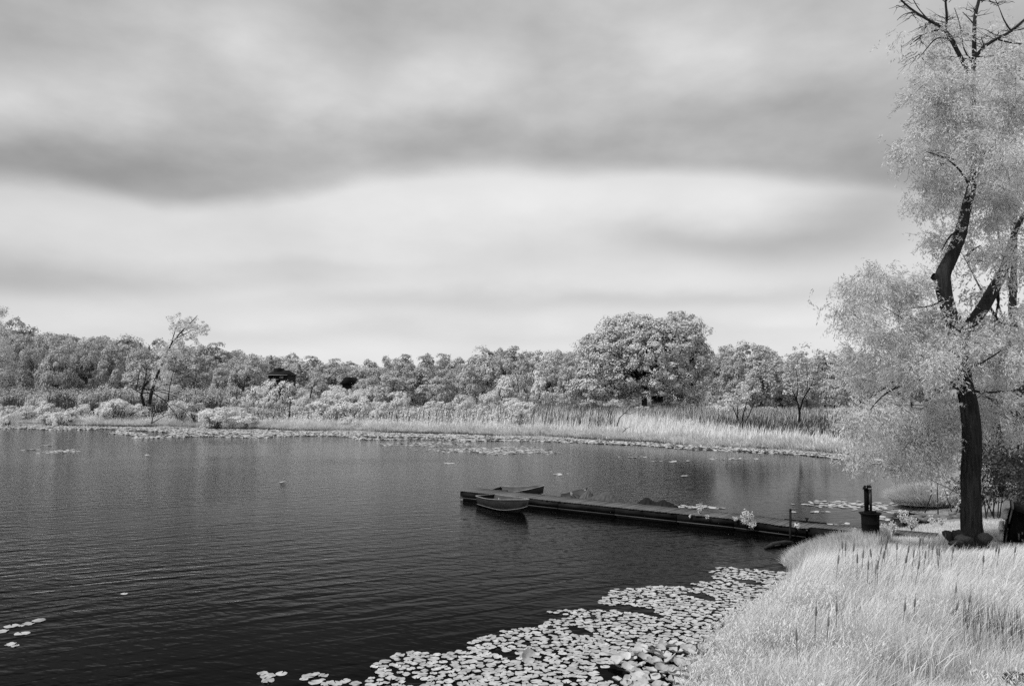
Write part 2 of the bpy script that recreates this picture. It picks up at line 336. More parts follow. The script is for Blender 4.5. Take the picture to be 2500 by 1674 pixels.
mx = Bw.n('ShaderNodeMixShader'); Bw.l(fac, mx.inputs[0]); Bw.l(dk.outputs[0], mx.inputs[1]); Bw.l(gl.outputs[0], mx.inputs[2])
o_ = Bw.n('ShaderNodeOutputMaterial'); Bw.l(mx.outputs[0], o_.inputs[0])
link('water', np_mesh('water', [(-600, -300, 0), (120, -300, 0), (120, 260, 0), (-600, 260, 0)], [(0, 1, 2, 3)]), m, kind='structure')
# ------------------------------------------------------------ trees: crowns of many leaf faces on branched trunks
def rdir(n): return unit(rng.normal(size=(n, 3)))
def crown_pts(nc, rx, ry, rz, cz, lump=.22, flat=-.35):
    """clump centres spread over an uneven ellipsoid"""
    d = rdir(nc*3); d = d[d[:, 2] > flat][:nc]; nc = len(d)
    lob = rdir(7); amp = rng.random(7)*lump
    k = 1+sum(a*np.maximum(0, d@l)**3*2-a*.35 for a, l in zip(amp, lob))
    r = (.62+.33*rng.random(nc)**.6)*k
    return d*np.stack([rx*r, ry*r, rz*r], -1)+[0, 0, cz], d
def crown_mesh(name, C, Dn, rc, nleaf, ls, up=.35, flatten=.7):
    mb = MB(); n = len(C); tot = n*nleaf
    c = np.repeat(C, nleaf, 0); dd = np.repeat(Dn, nleaf, 0); r = np.repeat(np.broadcast_to(rc, (n,))*(.45+.95*rng.random(n)), nleaf)
    l = unit(rdir(tot)+.55*dd+[0, 0, .25]); rad = r*(.5+.5*rng.random(tot)**.6)*(1+.25*(rng.random(tot) < .12))
    P = c+l*rad[:, None]*[1, 1, flatten]
    N = unit(l*1.0+dd*.4+rng.normal(size=(tot, 3))*.45+[0, 0, up])
    s = ls*(.6+.8*rng.random(tot))
    leaf_quads(mb, P, N, s, s*.62)
    return mb.mesh(name)
def trunk_mesh(name, h, r, C, nl, split=.3, bend=.04, sides=6):
    mb = MB(); top = np.array([bend*h, -bend*h, h*.8]); n = 7
    t = np.linspace(0, 1, n); P = np.stack([np.sin(t*3)*bend*h, np.cos(t*2.5)*bend*h-bend*h, t*h*.8], -1)
    mb.tube(P, r*(1.25-1.05*t**.8), sides)
    idx = rng.choice(len(C), min(nl, len(C)), replace=False)
    for k in idx:
        c = C[k]; s0 = split+.45*rng.random(); zb = min(s0*h, c[2]*.8); f = min(1, zb/(h*.8)); a = np.array([np.interp(f, t, P[:, q]) for q in range(3)])
        md = a*.5+c*.5+[0, 0, -.06*h]+rng.normal(size=3)*.03*h
        rad = r*(1.1-f)*.5
        mb.tube([a, a*.6+md*.4+rng.normal(size=3)*.01*h, md, c], [rad, rad*.75, rad*.5, rad*.2], 4, cap=False)
    return mb.mesh(name, True)
class Proto:
    def __init__(s, trunk, crown, tmat, cmat, h, w): s.tr, s.cr, s.tm, s.cm, s.h, s.w = trunk, crown, tmat, cmat, h, w
def place(p, name, label, cat, loc, h, w, rz, group=None, crown='crown', trunk='trunk'):
    t = thing(name, label, cat, loc, rz, group); t.scale = (w/p.w, w/p.w, h/p.h)
    link(crown, p.cr, p.cm, t)
    if p.tr is not None: link(trunk, p.tr, p.tm, t)
    return t
TREES = []
for k in range(7):
    h = 12; rx = [4.2, 5.2, 3.4, 4.8, 4.4, 3.0, 5.0][k]; base = [.10, .06, .12, .14, .08, .05, .1][k]
    cz = h*(base+1)/2; rz = h*(1-base)/2
    C, Dn = crown_pts([95, 130, 70, 115, 95, 62, 125][k], rx, rx, rz, cz, flat=-.9)
    me = crown_mesh('tree_crown', C, Dn, 1.35, 105, .44)
    TREES.append(Proto(trunk_mesh('tree_trunk', h, .26, C, 22, split=.22), me, M_FBARK, M_TREE, h, 2*rx))
SHRUBS = []
for k in range(5):
    h = 3; rx = [1.9, 2.4, 1.5, 2.1, 1.3][k]; cz = 1.55; rz = 1.35
    C, Dn = crown_pts([42, 55, 34, 50, 26][k], rx, rx, rz, cz, flat=-.8, lump=.3)
    me = crown_mesh('shrub_crown', C, Dn, .48, 70, .19, up=.5)
    mb = MB()
    for c in C[rng.choice(len(C), 16)]:
        a = np.array([rng.normal()*.15, rng.normal()*.15, 0]); mdl = a*.6+c*.4+[0, 0, .1]; mb.tube([a, mdl, c], [.05, .035, .012], 4, False)
    SHRUBS.append(Proto(mb.mesh('shrub_stems', True), me, M_FBARK, M_BRIGHT, h, 2*rx))

# landmarks used to tell alike trees apart in their labels
MARKS = [(0, 'the left frame edge'), (445, 'the leaning pale tree'), (677, 'the dark cabin'), (850, 'the steep dark gable'), (1235, 'the pale bush pair'), (1575, 'the giant round-crowned tree'), (1955, 'the forked young tree')]
ORD = ['nearest', 'second', 'third', 'fourth', 'fifth', 'sixth', 'seventh', 'eighth', 'ninth', 'tenth', 'eleventh', 'twelfth', 'thirteenth', 'fourteenth', 'fifteenth', 'sixteenth']
def side_labels(pxs):
    """for each item: (ordinal, side, landmark)"""
    out = {}; groups = {}
    for i, p in enumerate(pxs):
        k = min(MARKS, key=lambda q: abs(q[0]-p)); sd = 'left' if p < k[0] else 'right'
        groups.setdefault((k, sd), []).append(i)
    for (k, sd), ids in groups.items():
        ids.sort(key=lambda i: abs(pxs[i]-k[0]))
        for n, i in enumerate(ids): out[i] = (ORD[min(n, 15)], sd, k[1])
    return [out[i] for i in range(len(pxs))]

TOP = [(-200, 790), (0, 800), (60, 806), (150, 815), (240, 826), (300, 822), (360, 845), (430, 845), (480, 842), (540, 850), (600, 862), (690, 872), (760, 880), (830, 884), (880, 893), (920, 878), (1000, 872), (1050, 864), (1100, 874), (1180, 855), (1240, 853), (1300, 862), (1360, 853), (1430, 856), (1740, 850), (1800, 842), (1870, 838), (1910, 866), (1960, 858), (2010, 872), (2060, 866), (2200, 860), (2400, 850), (2800, 840)]
def topy(px): return float(np.interp(px, [a for a, b in TOP], [b for a, b in TOP]))
rowdefs = [  # name, distance fn, spacing px, offset in y below the skyline, width px
 ('back', lambda p: 235 if p < 900 else 190, 44, 0, (56, 84)),
 ('middle', lambda p: 190 if p < 900 else 160, 52, 16, (56, 82)),
 ('front', lambda p: 158 if p < 900 else 142, 62, 34, (52, 78))]
for rname, df_, spc, off, (w0, w1) in rowdefs:
    px = -60 if rname != 'front' else 10; items = []
    while px < 2700:
        keep = not (rname != 'back' and 1395 < px < 1745) and not (rname == 'front' and (600 < px < 735 or 805 < px < 880 or 1175 < px < 1360)) and not (rname == 'middle' and (640 < px < 700))
        if keep: items.append(px+rng.normal()*6)
        px += spc*(.8+.4*rng.random())*(1.4 if px > 2100 else 1)
    labs = side_labels(items)
    for p, (od, sd, mk) in zip(items, labs):
        D = df_(p)*(1+rng.normal()*.035); x, y, _ = wp(p, 900, D); z = gz(x, y)
        ty = topy(p)+off*(.7+.6*rng.random())+(rng.random()*9-3)
        if p < 380 and rname == 'front': ty += 8
        h = max(4, wp(p, ty, D)[2]-z); wpx = w0+(w1-w0)*rng.random(); w = wpx*D/F
        pr = TREES[rng.integers(7)]
        tone = {'back': 'grey skyline tree', 'middle': 'middle-row wood tree', 'front': 'front-row wood tree'}[rname]
        place(pr, 'broadleaf_tree', f'{tone}, {od} to the {sd} of {mk}', 'tree', (x, y, z-.2), h+.2, w, rng.random()*6.28, 'trees along the far shore')
# wooded ridge behind on the left: far off, one mass
mb = MB(); n = 420
pxs = rng.random(n)*1150-250; Ds = 260+170*rng.random(n)
for p, D in zip(pxs, Ds):
    x, y, _ = wp(p, 900, D); z = gz(x, y); ty = topy(p)+(430-D)*.10+5*rng.random()-2
    zt = min(wp(p, ty, D)[2], z+15); r = 4+2.5*rng.random(); k = 125
    l = unit(rdir(k)+[0, -.3, .7]); lump = 1+.22*np.sin(l[:, 0]*7+p)*np.cos(l[:, 2]*6+D)
    P = np.array([x, y, zt-r])+l*r*lump[:, None]*(.75+.25*rng.random((k, 1)))
    leaf_quads(mb, P, unit(l+rng.normal(size=(k, 3))*.4+[0, 0, .3]), 1.15+.5*rng.random(k), .8)
stuff('distant_wood', mb.mesh('distant_wood'), M_TREE, 'distant wooded ridge falling away from the left skyline', 'woods')

# the giant round tree, double crown: a lower left dome and a higher right dome
D = 128.; bx, by, _ = wp(1573, 980, D); bz = gz(bx, by)
Cs, Ds_ = [], []
for (cx, cyp, rx, ry, nc) in [(1478, 880, 62, 80, 150), (1605, 850, 128, 84, 300), (1650, 890, 84, 74, 150), (1540, 812, 74, 48, 120), (1446, 920, 40, 48, 70), (1600, 850, 90, 60, 120), (1660, 860, 72, 80, 80), (1515, 920, 76, 44, 90), (1640, 940, 80, 32, 90), (1480, 885, 40, 55, 60), (1450, 950, 60, 26, 60), (1530, 955, 40, 16, 20), (1660, 960, 60, 18, 40), (1655, 810, 70, 50, 90)]:
    X0, _, Z0 = wp(cx, cyp, D); C, Dn = crown_pts(nc, rx*D/F*1.07, min(rx, 110)*D/F*.9, ry*D/F*1.09, Z0, lump=.18, flat=-.9)
    C = C+[X0-bx, 0, -bz]; Cs.append(C); Ds_.append(Dn)
C = np.concatenate(Cs); Dn = np.concatenate(Ds_)
t = thing('giant_tree', 'giant round tree with a broad double crown, tallest on the far shore', 'tree', (bx, by, bz))
link('crown', crown_mesh('giant_crown', C, Dn, 1.0, 90, .34, up=.45, flatten=.75), M_BIG, t)
mb = MB(); th = wp(1573, 925, D)[2]-bz
mb.tube([(0, 0, -.4), (.05, 0, th*.3), (-.05, 0, th*.7), (0, 0, th)], [.62, .45, .42, .46], 10, rough=.1)
for k in rng.choice(len(C), 60, replace=False):
    c = C[k]; a = np.array([rng.normal()*.15, rng.normal()*.15, th*(.85+.5*rng.random())]); md = a*.5+c*.5+[0, 0, -.6]+rng.normal(size=3)*.3
    mb.tube([a, a*.6+md*.4, md, c], [.24, .19, .12, .03], 5, False)
for s_, e_ in [((1560, 928), (1500, 920)), ((1580, 930), (1690, 915)), ((1572, 935), (1545, 900))]:
    a = np.array(wp(*s_, D-.5))-[bx, by, bz]; b = np.array(wp(*e_, D-3))-[bx, by, bz]; mb.tube([a, (a+b)/2+[0, 0, .3], b], [.2, .15, .06], 6, False)
link('trunk', mb.mesh('giant_trunk', True), M_BARK, t)

# ------------------------------------------------------------ shrubs and small trees of the marsh
def shrub_at(px, ytop, ybase, wpx, label, name='shrub', k=None, D=None, group='shrubs in the marsh', cat='shrub'):
    if D is None:
        Dg = np.arange(62, 185, .5); gx = np.array([wp(px, ybase, q)[0] for q in Dg]); zz = ground_z(gx, Dg); dd = shore_dist(gx, Dg)
        pyg = np.array([proj(q, w_, e)[1] for q, w_, e in zip(gx, Dg, zz)]); ok = np.where((dd > 1) & (pyg <= ybase+3))[0]; D = float(Dg[ok[0]]) if len(ok) else 150.
        D = min(D, 152.)
    x, y, _ = wp(px, ybase, D); z = gz(x, y); h = max(1, wp(px, ytop, D)[2]-z)
    return place(SHRUBS[k if k is not None else rng.integers(5)], name, label, cat, (x, y, z-.1), h, wpx*D/F, rng.random()*6.28, group, 'foliage', 'stems')
named = [
 (20, 955, 1012, 74, 'round pale bush at the far left edge above the shore', 0), (70, 985, 1025, 60, 'low pale bush just right of the far left bush', 3),
 (228, 950, 990, 64, 'pale leafy bush at the left behind the dark stems', 2), (285, 946, 1006, 110, 'wide spreading bush left of the fallen branches', 1),
 (345, 960, 1008, 60, 'small bush beside the fallen dark branches', 4), (585, 984, 1030, 90, 'rounded bush with dark stems over the bank grass', 0),
 (690, 914, 965, 74, 'tall bright bush standing in front of the dark cabin', 2), (640, 935, 985, 80, 'bright bush left below the dark cabin', 3),
 (780, 966, 1030, 74, 'bright rounded bush close to the water, left of the spreading one', 4), (856, 962, 1034, 112, 'spreading bush with dark forked stems near the water', 1),
 (664, 926, 975, 50, 'bright bush covering the left foot of the cabin', 1), (718, 928, 975, 56, 'bright bush covering the right foot of the cabin', 3), (740, 934, 975, 50, 'bright bush with ragged top right of the cabin', 0), (840, 946, 978, 60, 'bright bush covering the foot of the steep gable', 1), (872, 938, 975, 50, 'small bright bush at the right foot of the steep gable', 0),
 (735, 945, 990, 90, 'bright bush between the cabin and the gable, low', 0), (820, 932, 975, 84, 'bright bush below the steep dark gable', 3),
 (905, 940, 985, 80, 'bright bush right of the steep dark gable', 1), (960, 948, 985, 70, 'low bright bush under the middle woods', 2),
 (1020, 938, 975, 72, 'bright two-topped bush under the middle woods', 0), (1090, 950, 985, 70, 'pale bush among tall reeds, left of the pale bush pair', 4),
 (1238, 903, 962, 64, 'very pale dense bush, left one of the pale pair', 2), (1316, 896, 966, 56, 'very pale upright bush, right one of the pale pair', 4),
 (1270, 935, 972, 50, 'low grey bush between the pale bush pair', 3), (1182, 952, 984, 60, 'low pale bush left of the pale bush pair', 0),
 (1268, 992, 1046, 52, 'thin dark-stemmed bush standing in the pale reeds', 4), (1392, 940, 990, 46, 'thin small tree left of the giant tree', 4),
 (1445, 962, 992, 78, 'low pale bush under the left side of the giant tree', 1), (1340, 965, 990, 44, 'low round bush right of the pale pair', 0),
 (1655, 952, 1000, 84, 'pale domed bush in front of the giant tree', 0), (1697, 944, 1000, 52, 'pointed pale bush right of the domed bush', 2),
 (1780, 960, 1005, 48, 'pale tufted bush with forked stems', 4), (1822, 930, 985, 46, 'taller pale tuft on dark forked stems', 2),
 (1800, 1032, 1058, 52, 'low leafy bush at the foot of the forked stems', 3), (1690, 1018, 1050, 40, 'sparse leafy sapling in front of the dark reeds', 4),
 (1905, 1030, 1062, 20, 'small light sapling on the right-hand shore', 4), (1990, 1035, 1072, 24, 'small light sapling beside the willow branches', 2),
 (1870, 990, 1020, 60, 'pale bush behind the dark reeds', 1), (1500, 972, 990, 40, 'dark round bush under the giant tree', 3), (1604, 972, 992, 34, 'dark low bush beside the giant trunk', 0)]
for (px, yt, yb, w, lab, k) in named: shrub_at(px, yt, yb, w, lab, k=k)
# scattered bushes filling the belt between shore and wood
items = []
for px in np.arange(-60, 2080, 27):
    for row in range(2):
        if px > 1300 and row == 0: continue
        if 20 < px < 420 and (row == 1 or rng.random() < .3): continue
        if px > 1240 and rng.random() < .45: continue
        items.append((px+rng.normal()*10, row))
labs = [side_labels([p for p, r in items if r == q]) for q in (0, 1)]; ct = [0, 0]
for p, row in items:
    od, sd, mk = labs[row][ct[row]]; ct[row] += 1
    base = float(np.interp(p, [0, 400, 900, 1300, 1700, 2080], [1012, 1018, 1020, 1010, 1010, 1030])) if row == 0 else float(np.interp(p, [0, 400, 900, 1300, 1700, 2080], [965, 968, 972, 985, 992, 1005]))
    hpx = (26+42*rng.random()) if row == 0 else (44+24*rng.random())
    if p > 1300: hpx *= .62
    if p < 480 and row == 1: hpx *= .8
    D = 146 if row else 116
    D = D*(1+rng.normal()*.04)*float(np.interp(p, [0, 1250, 2080], [1.12, 1, .72]))
    x, y, _ = wp(p, 900, D); z = gz(x, y); yb = proj(x, y, z)[1]
    place(SHRUBS[rng.integers(5)], 'shrub', f'{"marsh bush nearer the water" if row == 0 else "marsh bush in the rear belt"}, {od} to the {sd} of {mk}', 'shrub', (x, y, z-.1), hpx*D/F, (48+30*rng.random())*D/F, rng.random()*6.28, 'shrubs in the marsh', 'foliage', 'stems')

items = sorted((rng.random()*560-10, 122+30*rng.random()) for _ in range(34))
for (p, D), (od, sd, mk) in zip(items, side_labels([q[0] for q in items])):
    x, y, _ = wp(p, 900, D); z = gz(x, y)
    place(SHRUBS[[2, 4, 0, 3][rng.integers(4)]], 'shrub', f'ragged thicket bush, {od} to the {sd} of {mk}', 'shrub', (x, y, z-.1), (30+34*rng.random())*D/F, (28+30*rng.random())*D/F, rng.random()*6.28, 'bushes in the dark thicket', 'foliage', 'stems')
TW = .8
def traced_tree(name, label, D, base, segs, leafc, mat, ls, nleaf, rc, cat='tree', dz=1.0, fol='crown'):
    x, y, z = wp(base[0], base[1], D); z = gz(x, y) if z < gz(x, y)+2 else z; O = np.array([x, y, z])
    t = thing(name, label, cat, tuple(O)); mb = MB()
    for pts, w0, w1 in segs:
        P = np.array([wp(a, b, D+(rng.normal()*dz*.5 if k else 0)) for k, (a, b) in enumerate(pts)])-O
        mb.tube(P, np.linspace(w0, w1, len(P))*D/F/2*TW, 6, True, .15)
    link('trunk', mb.mesh(name+'_trunk', True), M_BARK, t)
    if leafc:
        C = np.array([wp(a, b, D+rng.normal()*dz) for a, b in leafc])-O
        link(fol, crown_mesh(name+'_crown', C, rdir(len(C))*.2, np.full(len(C), rc), nleaf, ls), mat, t)
    return t
# leaning pale tree
L = []
for (a, b, s, n) in [(452, 786, 14, 22), (430, 800, 12, 12), (475, 800, 14, 14), (492, 812, 8, 8), (445, 815, 12, 12), (428, 838, 8, 8), (403, 868, 9, 16), (398, 885, 9, 14), (396, 905, 13, 20), (402, 930, 14, 22), (388, 950, 12, 10), (415, 950, 10, 10), (470, 822, 10, 10), (500, 800, 5, 5)]:
    L += [(a+rng.normal()*s, b+rng.normal()*s*.8) for _ in range(n)]
traced_tree('leaning_tree', 'slender pale-leaved tree leaning right above the far left shore', 118., (372, 985),
  [([(365, 985), (372, 950), (384, 915), (400, 878), (418, 840), (440, 812), (468, 785), (482, 770)], 11, 1.5), ([(418, 840), (428, 805), (440, 775)], 4, 1), ([(430, 826), (470, 805), (500, 798), (505, 815)], 3, 1), ([(440, 812), (465, 800), (490, 805)], 2.5, 1),
   ([(400, 878), (412, 850), (440, 825), (460, 820)], 3, 1)], L, M_BRIGHT, .2, 46, .5, dz=1.2)
# broken trunk and fallen crown of dead branches
TW = .55
segs = [([(352, 990), (345, 965), (350, 945), (362, 930)], 14, 8), ([(332, 950), (338, 925), (340, 905)], 6, 3), ([(345, 958), (375, 960), (400, 975), (420, 1000), (434, 1018)], 6, 1.5), ([(350, 950), (390, 955), (430, 968), (460, 985)], 5, 1.2),
        ([(350, 948), (400, 952), (440, 962), (480, 965)], 4, 1), ([(370, 1033), (375, 1012), (390, 1000), (410, 990)], 5, 1.2), ([(370, 1033), (400, 1015), (425, 1010), (445, 1018)], 4, 1), ([(360, 1020), (350, 1005), (340, 1000)], 3, 1), ([(365, 960), (395, 940), (425, 938), (445, 925)], 4, 1),
        ([(420, 985), (450, 1000), (470, 1020), (482, 1015)], 3, .8), ([(410, 980), (415, 940), (425, 900), (430, 870)], 5, 1.2), ([(345, 960), (320, 945), (305, 950)], 5, 1.5), ([(435, 1018), (450, 1030), (440, 1035)], 3, 1), ([(350, 950), (358, 900), (352, 868)], 5, 1.2), ([(356, 905), (372, 880), (380, 862)], 3, 1), ([(353, 900), (338, 878), (330, 868)], 3, 1)]
traced_tree('fallen_tree', 'dark broken trunk with bare fallen branches reaching to the water', 114., (352, 1000), segs, None, None, 0, 0, 0, dz=1.5)
TW = .8
# forked young tree on the right, its open crown
L = []
for (a, b, s, n) in [(1945, 880, 22, 26), (1975, 900, 22, 20), (1925, 915, 16, 16), (1995, 880, 16, 10), (1960, 940, 22, 14), (1990, 935, 14, 8), (1925, 950, 12, 8)]: L += [(a+rng.normal()*s, b+rng.normal()*s*.8) for _ in range(n)]
traced_tree('young_tree', 'forked young tree with thin open crown standing in the dark reeds', 84., (1951, 1065),
  [([(1951, 1070), (1951, 1040), (1952, 1005), (1948, 985)], 9, 6), ([(1950, 990), (1938, 960), (1925, 935), (1918, 910)], 5, 1), ([(1952, 1005), (1960, 975), (1978, 945), (1990, 915), (2000, 890)], 6, 1), ([(1970, 955), (1972, 920), (1968, 890)], 3, .8), ([(1978, 945), (1995, 935), (2008, 920)], 3, .8), ([(1945, 975), (1948, 940), (1944, 900), (1950, 870)], 4, .8), ([(1930, 945), (1915, 935)], 2, .6)], L, M_TREE, .22, 30, .5, dz=1)
# multi-stemmed small tree left of it
L = []
for (a, b, s, n) in [(1822, 945, 14, 20), (1812, 970, 10, 8), (1785, 975, 12, 14), (1838, 958, 8, 6), (1770, 985, 8, 6)]: L += [(a+rng.normal()*s, b+rng.normal()*s*.7) for _ in range(n)]
traced_tree('stemmed_tree', 'small tree of four dark spreading stems above the pale shore grass', 88., (1805, 1040),
  [([(1806, 1045), (1800, 1020), (1790, 995), (1780, 975)], 4, 1.5), ([(1806, 1045), (1801, 1015), (1800, 990)], 5, 2), ([(1808, 1045), (1815, 1010), (1825, 975), (1840, 940)], 5, 1.5), ([(1808, 1045), (1828, 1015), (1840, 985), (1850, 965)], 4, 1.2)], L, M_BRIGHT, .2, 36, .42, dz=.8)
for (lab, D, base, segs) in [
  ('small bent bare snag in the reeds below the giant tree', 86., (1506, 1040), [([(1506, 1040), (1512, 1020), (1525, 1008), (1538, 995), (1548, 992)], 3.5, 1), ([(1525, 1008), (1540, 1010), (1550, 1005)], 2, .8)]),
  ('thin bare snag lying low in the shore grass', 80., (1520, 1055), [([(1520, 1055), (1530, 1045), (1542, 1040)], 2.5, .8), ([(1528, 1047), (1520, 1040)], 1.5, .6)]),
  ('dark straight dead stub among bushes left of the spreading bush', 112., (707, 1015), [([(707, 1017), (708, 990), (709, 975)], 4, 2.5)]),
  ('slim forked dead stem rising out of bushes below the gable', 122., (758, 972), [([(757, 972), (761, 950), (770, 935), (778, 925)], 4.5, 1.2), ([(761, 950), (758, 935)], 2, 1), ([(762, 955), (775, 958), (795, 952)], 2, .8)]),
  ('slim pale-topped dead stem right of the left pale bush', 112., (1266, 958), [([(1266, 958), (1264, 935), (1262, 915)], 3, 1), ([(1264, 930), (1258, 912)], 2, .8), ([(1264, 928), (1272, 910)], 2, .8)]),
  ('thin curved dead stem in the bushes below the cabin', 122., (681, 975), [([(681, 975), (684, 955), (692, 940), (700, 932)], 3, 1)])]:
    traced_tree('dead_snag', lab, D, base, segs, None, None, 0, 0, 0, cat='dead tree', dz=.2)
# pale tree cut by the left frame edge
D = 96.; C = []
for (a, b, s, n) in [(-45, 840, 34, 60), (-10, 800, 16, 22), (5, 860, 16, 26), (-60, 780, 24, 30), (0, 910, 14, 16), (-60, 920, 34, 40), (-6, 760, 9, 8)]: C += [(a+rng.normal()*s*.7, b+rng.normal()*s*.7) for _ in range(n*2)]
traced_tree('edge_tree', 'tall soft pale tree cut off by the left edge of the photo', D, (-40, 1030), [([(-40, 1035), (-38, 950), (-42, 860), (-35, 790)], 14, 3), ([(-38, 930), (-10, 880), (5, 850)], 6, 1.5)], C, M_BRIGHT, .2, 46, .75, dz=2)

# dark conifer tops on the skyline
for (px, yt, w, D) in [(342, 836, 9, 300), (363, 843, 7, 300), (662, 868, 12, 215), (731, 892, 16, 165), (2012, 868, 24, 150)]:
    x, y, _ = wp(px, 900, D); z = gz(x, y); zt = wp(px, yt, D)[2]; h = zt-z; mb = MB(); n = 900
    tt = rng.random(n)**.7; a = rng.random(n)*6.28; hh_ = zt-z; r = (1-tt)*h*.4*(.5+.5*rng.random(n))*(1+.3*np.sin(tt*60))
    P = np.stack([np.cos(a)*r, np.sin(a)*r, h*(.12+.88*tt)], -1)
    leaf_quads(mb, P, unit(np.stack([np.cos(a), np.sin(a), np.full(n, .8)], -1)+rng.normal(size=(n, 3))*.3), .5, .3)
    t = thing('conifer_tree', {342: 'tiny dark conifer tip poking above the left woods', 363: 'smaller dark conifer tip right of the tiny one', 662: 'dark narrow conifer on the skyline above the cabin', 731: 'dark conifer just right of the cabin', 2012: 'dark conifer behind the willow tip on the right'}[px], 'conifer', (x, y, z))
    link('crown', mb.mesh('conifer_crown'), M_CONIF_SHADE, t); mb = MB(); mb.tube([(0, 0, 0), (0, 0, h*.9)], [.2, .05], 6); link('trunk', mb.mesh('conifer_trunk'), M_BARK, t)

# ------------------------------------------------------------ houses half hidden in the wood
def window(parent, x, z, w, h, y):
    mb = MB()
    for (a, b, c, d) in [(x-w/2, x+w/2, z+h/2-.12, z+h/2), (x-w/2, x+w/2, z-h/2, z-h/2+.12), (x-w/2, x-w/2+.12, z-h/2+.12, z+h/2-.12), (x+w/2-.12, x+w/2, z-h/2+.12, z+h/2-.12), (x-.06, x+.06, z-h/2+.12, z+h/2-.12)]: mb.box(a, b, y-.1, y, c, d)
    f = link('window', mb.mesh('window_frame'), M_TRIM, parent)
    for s in (-1, 1):
        g = MB(); x0, x1 = (x-w/2+.13, x-.07) if s < 0 else (x+.07, x+w/2-.13); g.box(x0, x1, y-.04, y-.01, z-h/2+.13, z+h/2-.13); link('pane', g.mesh('pane'), M_GLASS, f)
D = 150.; x, y, z0 = wp(678, 926, D); zg = gz(x, y)
t = thing('cabin', 'low dark cabin with a pale-framed window, half hidden by bushes', 'house', (x, y, zg))
k = D/F; ev = wp(686, 916, D)[2]-zg; rg = wp(686, 902, D)[2]-zg
mb = MB(); mb.box(-23*k, 23*k, 0, 6, -.5, ev); link('wall', mb.mesh('cabin_wall'), M_WALLD, t)
mb = MB(); mb.add([(-26*k, -.7, ev), (26*k, -.7, ev), (26*k, 6.7, ev), (-26*k, 6.7, ev), (-14*k, 3, rg), (16*k, 3, rg), (-26*k, -.7, ev+.2), (26*k, -.7, ev+.2)], [(0, 3, 2, 1), (0, 1, 7, 6), (6, 7, 5, 4), (2, 3, 4, 5)], [(3, 6, 4), (7, 2, 5), (0, 6, 3), (1, 2, 7)]); rf = link('roof', mb.mesh('cabin_roof'), M_ROOF, t)
mb = MB(); mb.box(-16*k, -1*k, 1.5, 4.5, rg-1.0, rg+.35*1); link('dormer', mb.mesh('cabin_dormer'), M_ROOF, rf)
mb = MB(); mb.box(-26*k, 26*k, -.74, -.702, ev, ev+.12); link('fascia', mb.mesh('cabin_fascia'), M_TRIM, t)
window(t, 9*k, ev-.38, 9*k, .42, -.003); 
D = 165.; x, y, _ = wp(850, 938, D); zg = gz(x, y); k = D/F; ev = wp(850, 937, D)[2]-zg; ap = wp(850, 920, D)[2]-zg
t = thing('gabled_house', 'dark house with a steep roof sloping left between the trees', 'house', (x, y, zg))
mb = MB(); mb.box(-18*k, 14*k, 0, 7, -.5, ev-.02); link('wall', mb.mesh('gable_wall'), M_WALLD, t)
mb = MB(); mb.add([(-20*k, -.5, ev), (15*k, -.5, ev), (3*k, -.5, ap), (-6*k, -.5, ap), (-20*k, 7.5, ev), (15*k, 7.5, ev), (3*k, 7.5, ap), (-6*k, 7.5, ap)], [(0, 1, 2, 3), (4, 7, 6, 5), (0, 3, 7, 4), (1, 5, 6, 2), (3, 2, 6, 7), (0, 4, 5, 1)]); link('roof', mb.mesh('gable_roof'), M_ROOF, t)
D = 140.; x, y, _ = wp(1608, 980, D); zg = gz(x, y); k = D/F; ev = wp(1596, 968, D)[2]-zg
t = thing('garden_shelter', 'dark open-fronted shelter behind the giant trunk', 'shelter', (x, y, zg))
mb = MB(); mb.box(-14*k, 16*k, 1.5, 1.7, -.5, ev); link('wall', mb.mesh('shelter_wall'), M_WALLD, t)
mb = MB(); mb.box(-18*k, 20*k, -.6, 2.2, ev, ev+.25); link('roof', mb.mesh('shelter_roof'), M_ROOF, t)
for q in (-13, -4, 6, 15): mb = MB(); mb.box(q*k-.08, q*k+.08, -.3, -.14, -.5, ev-.002); link('post', mb.mesh('shelter_post'), M_WALLD, t)
x, y, _ = wp(225, 835, 300); zg = gz(x, y); zt = wp(225, 823, 300)[2]
mb = MB(); mb.tube([(0, 0, 0), (0, 0, zt-zg)], [.16, .1], 5); t = thing('mast', 'thin mast standing above the left ridge woods', 'mast', (x, y, zg)); link('pole', mb.mesh('mast_pole'), M_FBARK, t)
mb = MB(); mb.box(-.45, .45, -.1, .1, zt-zg-.7, zt-zg-.45); link('crossarm', mb.mesh('mast_arm'), M_FBARK, t)

# ------------------------------------------------------------ marsh grass, reeds, shore
def scatter_px(n, p0, p1, dmin, dmax, keep):
    """plan points spread evenly, in the wedge seen between columns p0 and p1, at land distance dmin..dmax"""
    xs, ys = [], []; got = 0
    while got < n:
        D = np.sqrt(rng.random(n*2)*(190**2-60**2)+60**2); p = p0+(p1-p0)*rng.random(n*2); x = (p-CX)/F*D; y = D
        d = shore_dist(x, y); k = (d > dmin) & (d < dmax) & (keep(p, D, d) if keep else True) & (y > 55)
        xs.append(x[k]); ys.append(y[k]); got += k.sum()
    x = np.concatenate(xs)[:n]; y = np.concatenate(ys)[:n]; return x, y, shore_dist(x, y)
def P3(x, y, d=None): return np.stack([x, y, ground_z(x, y, d)], -1)
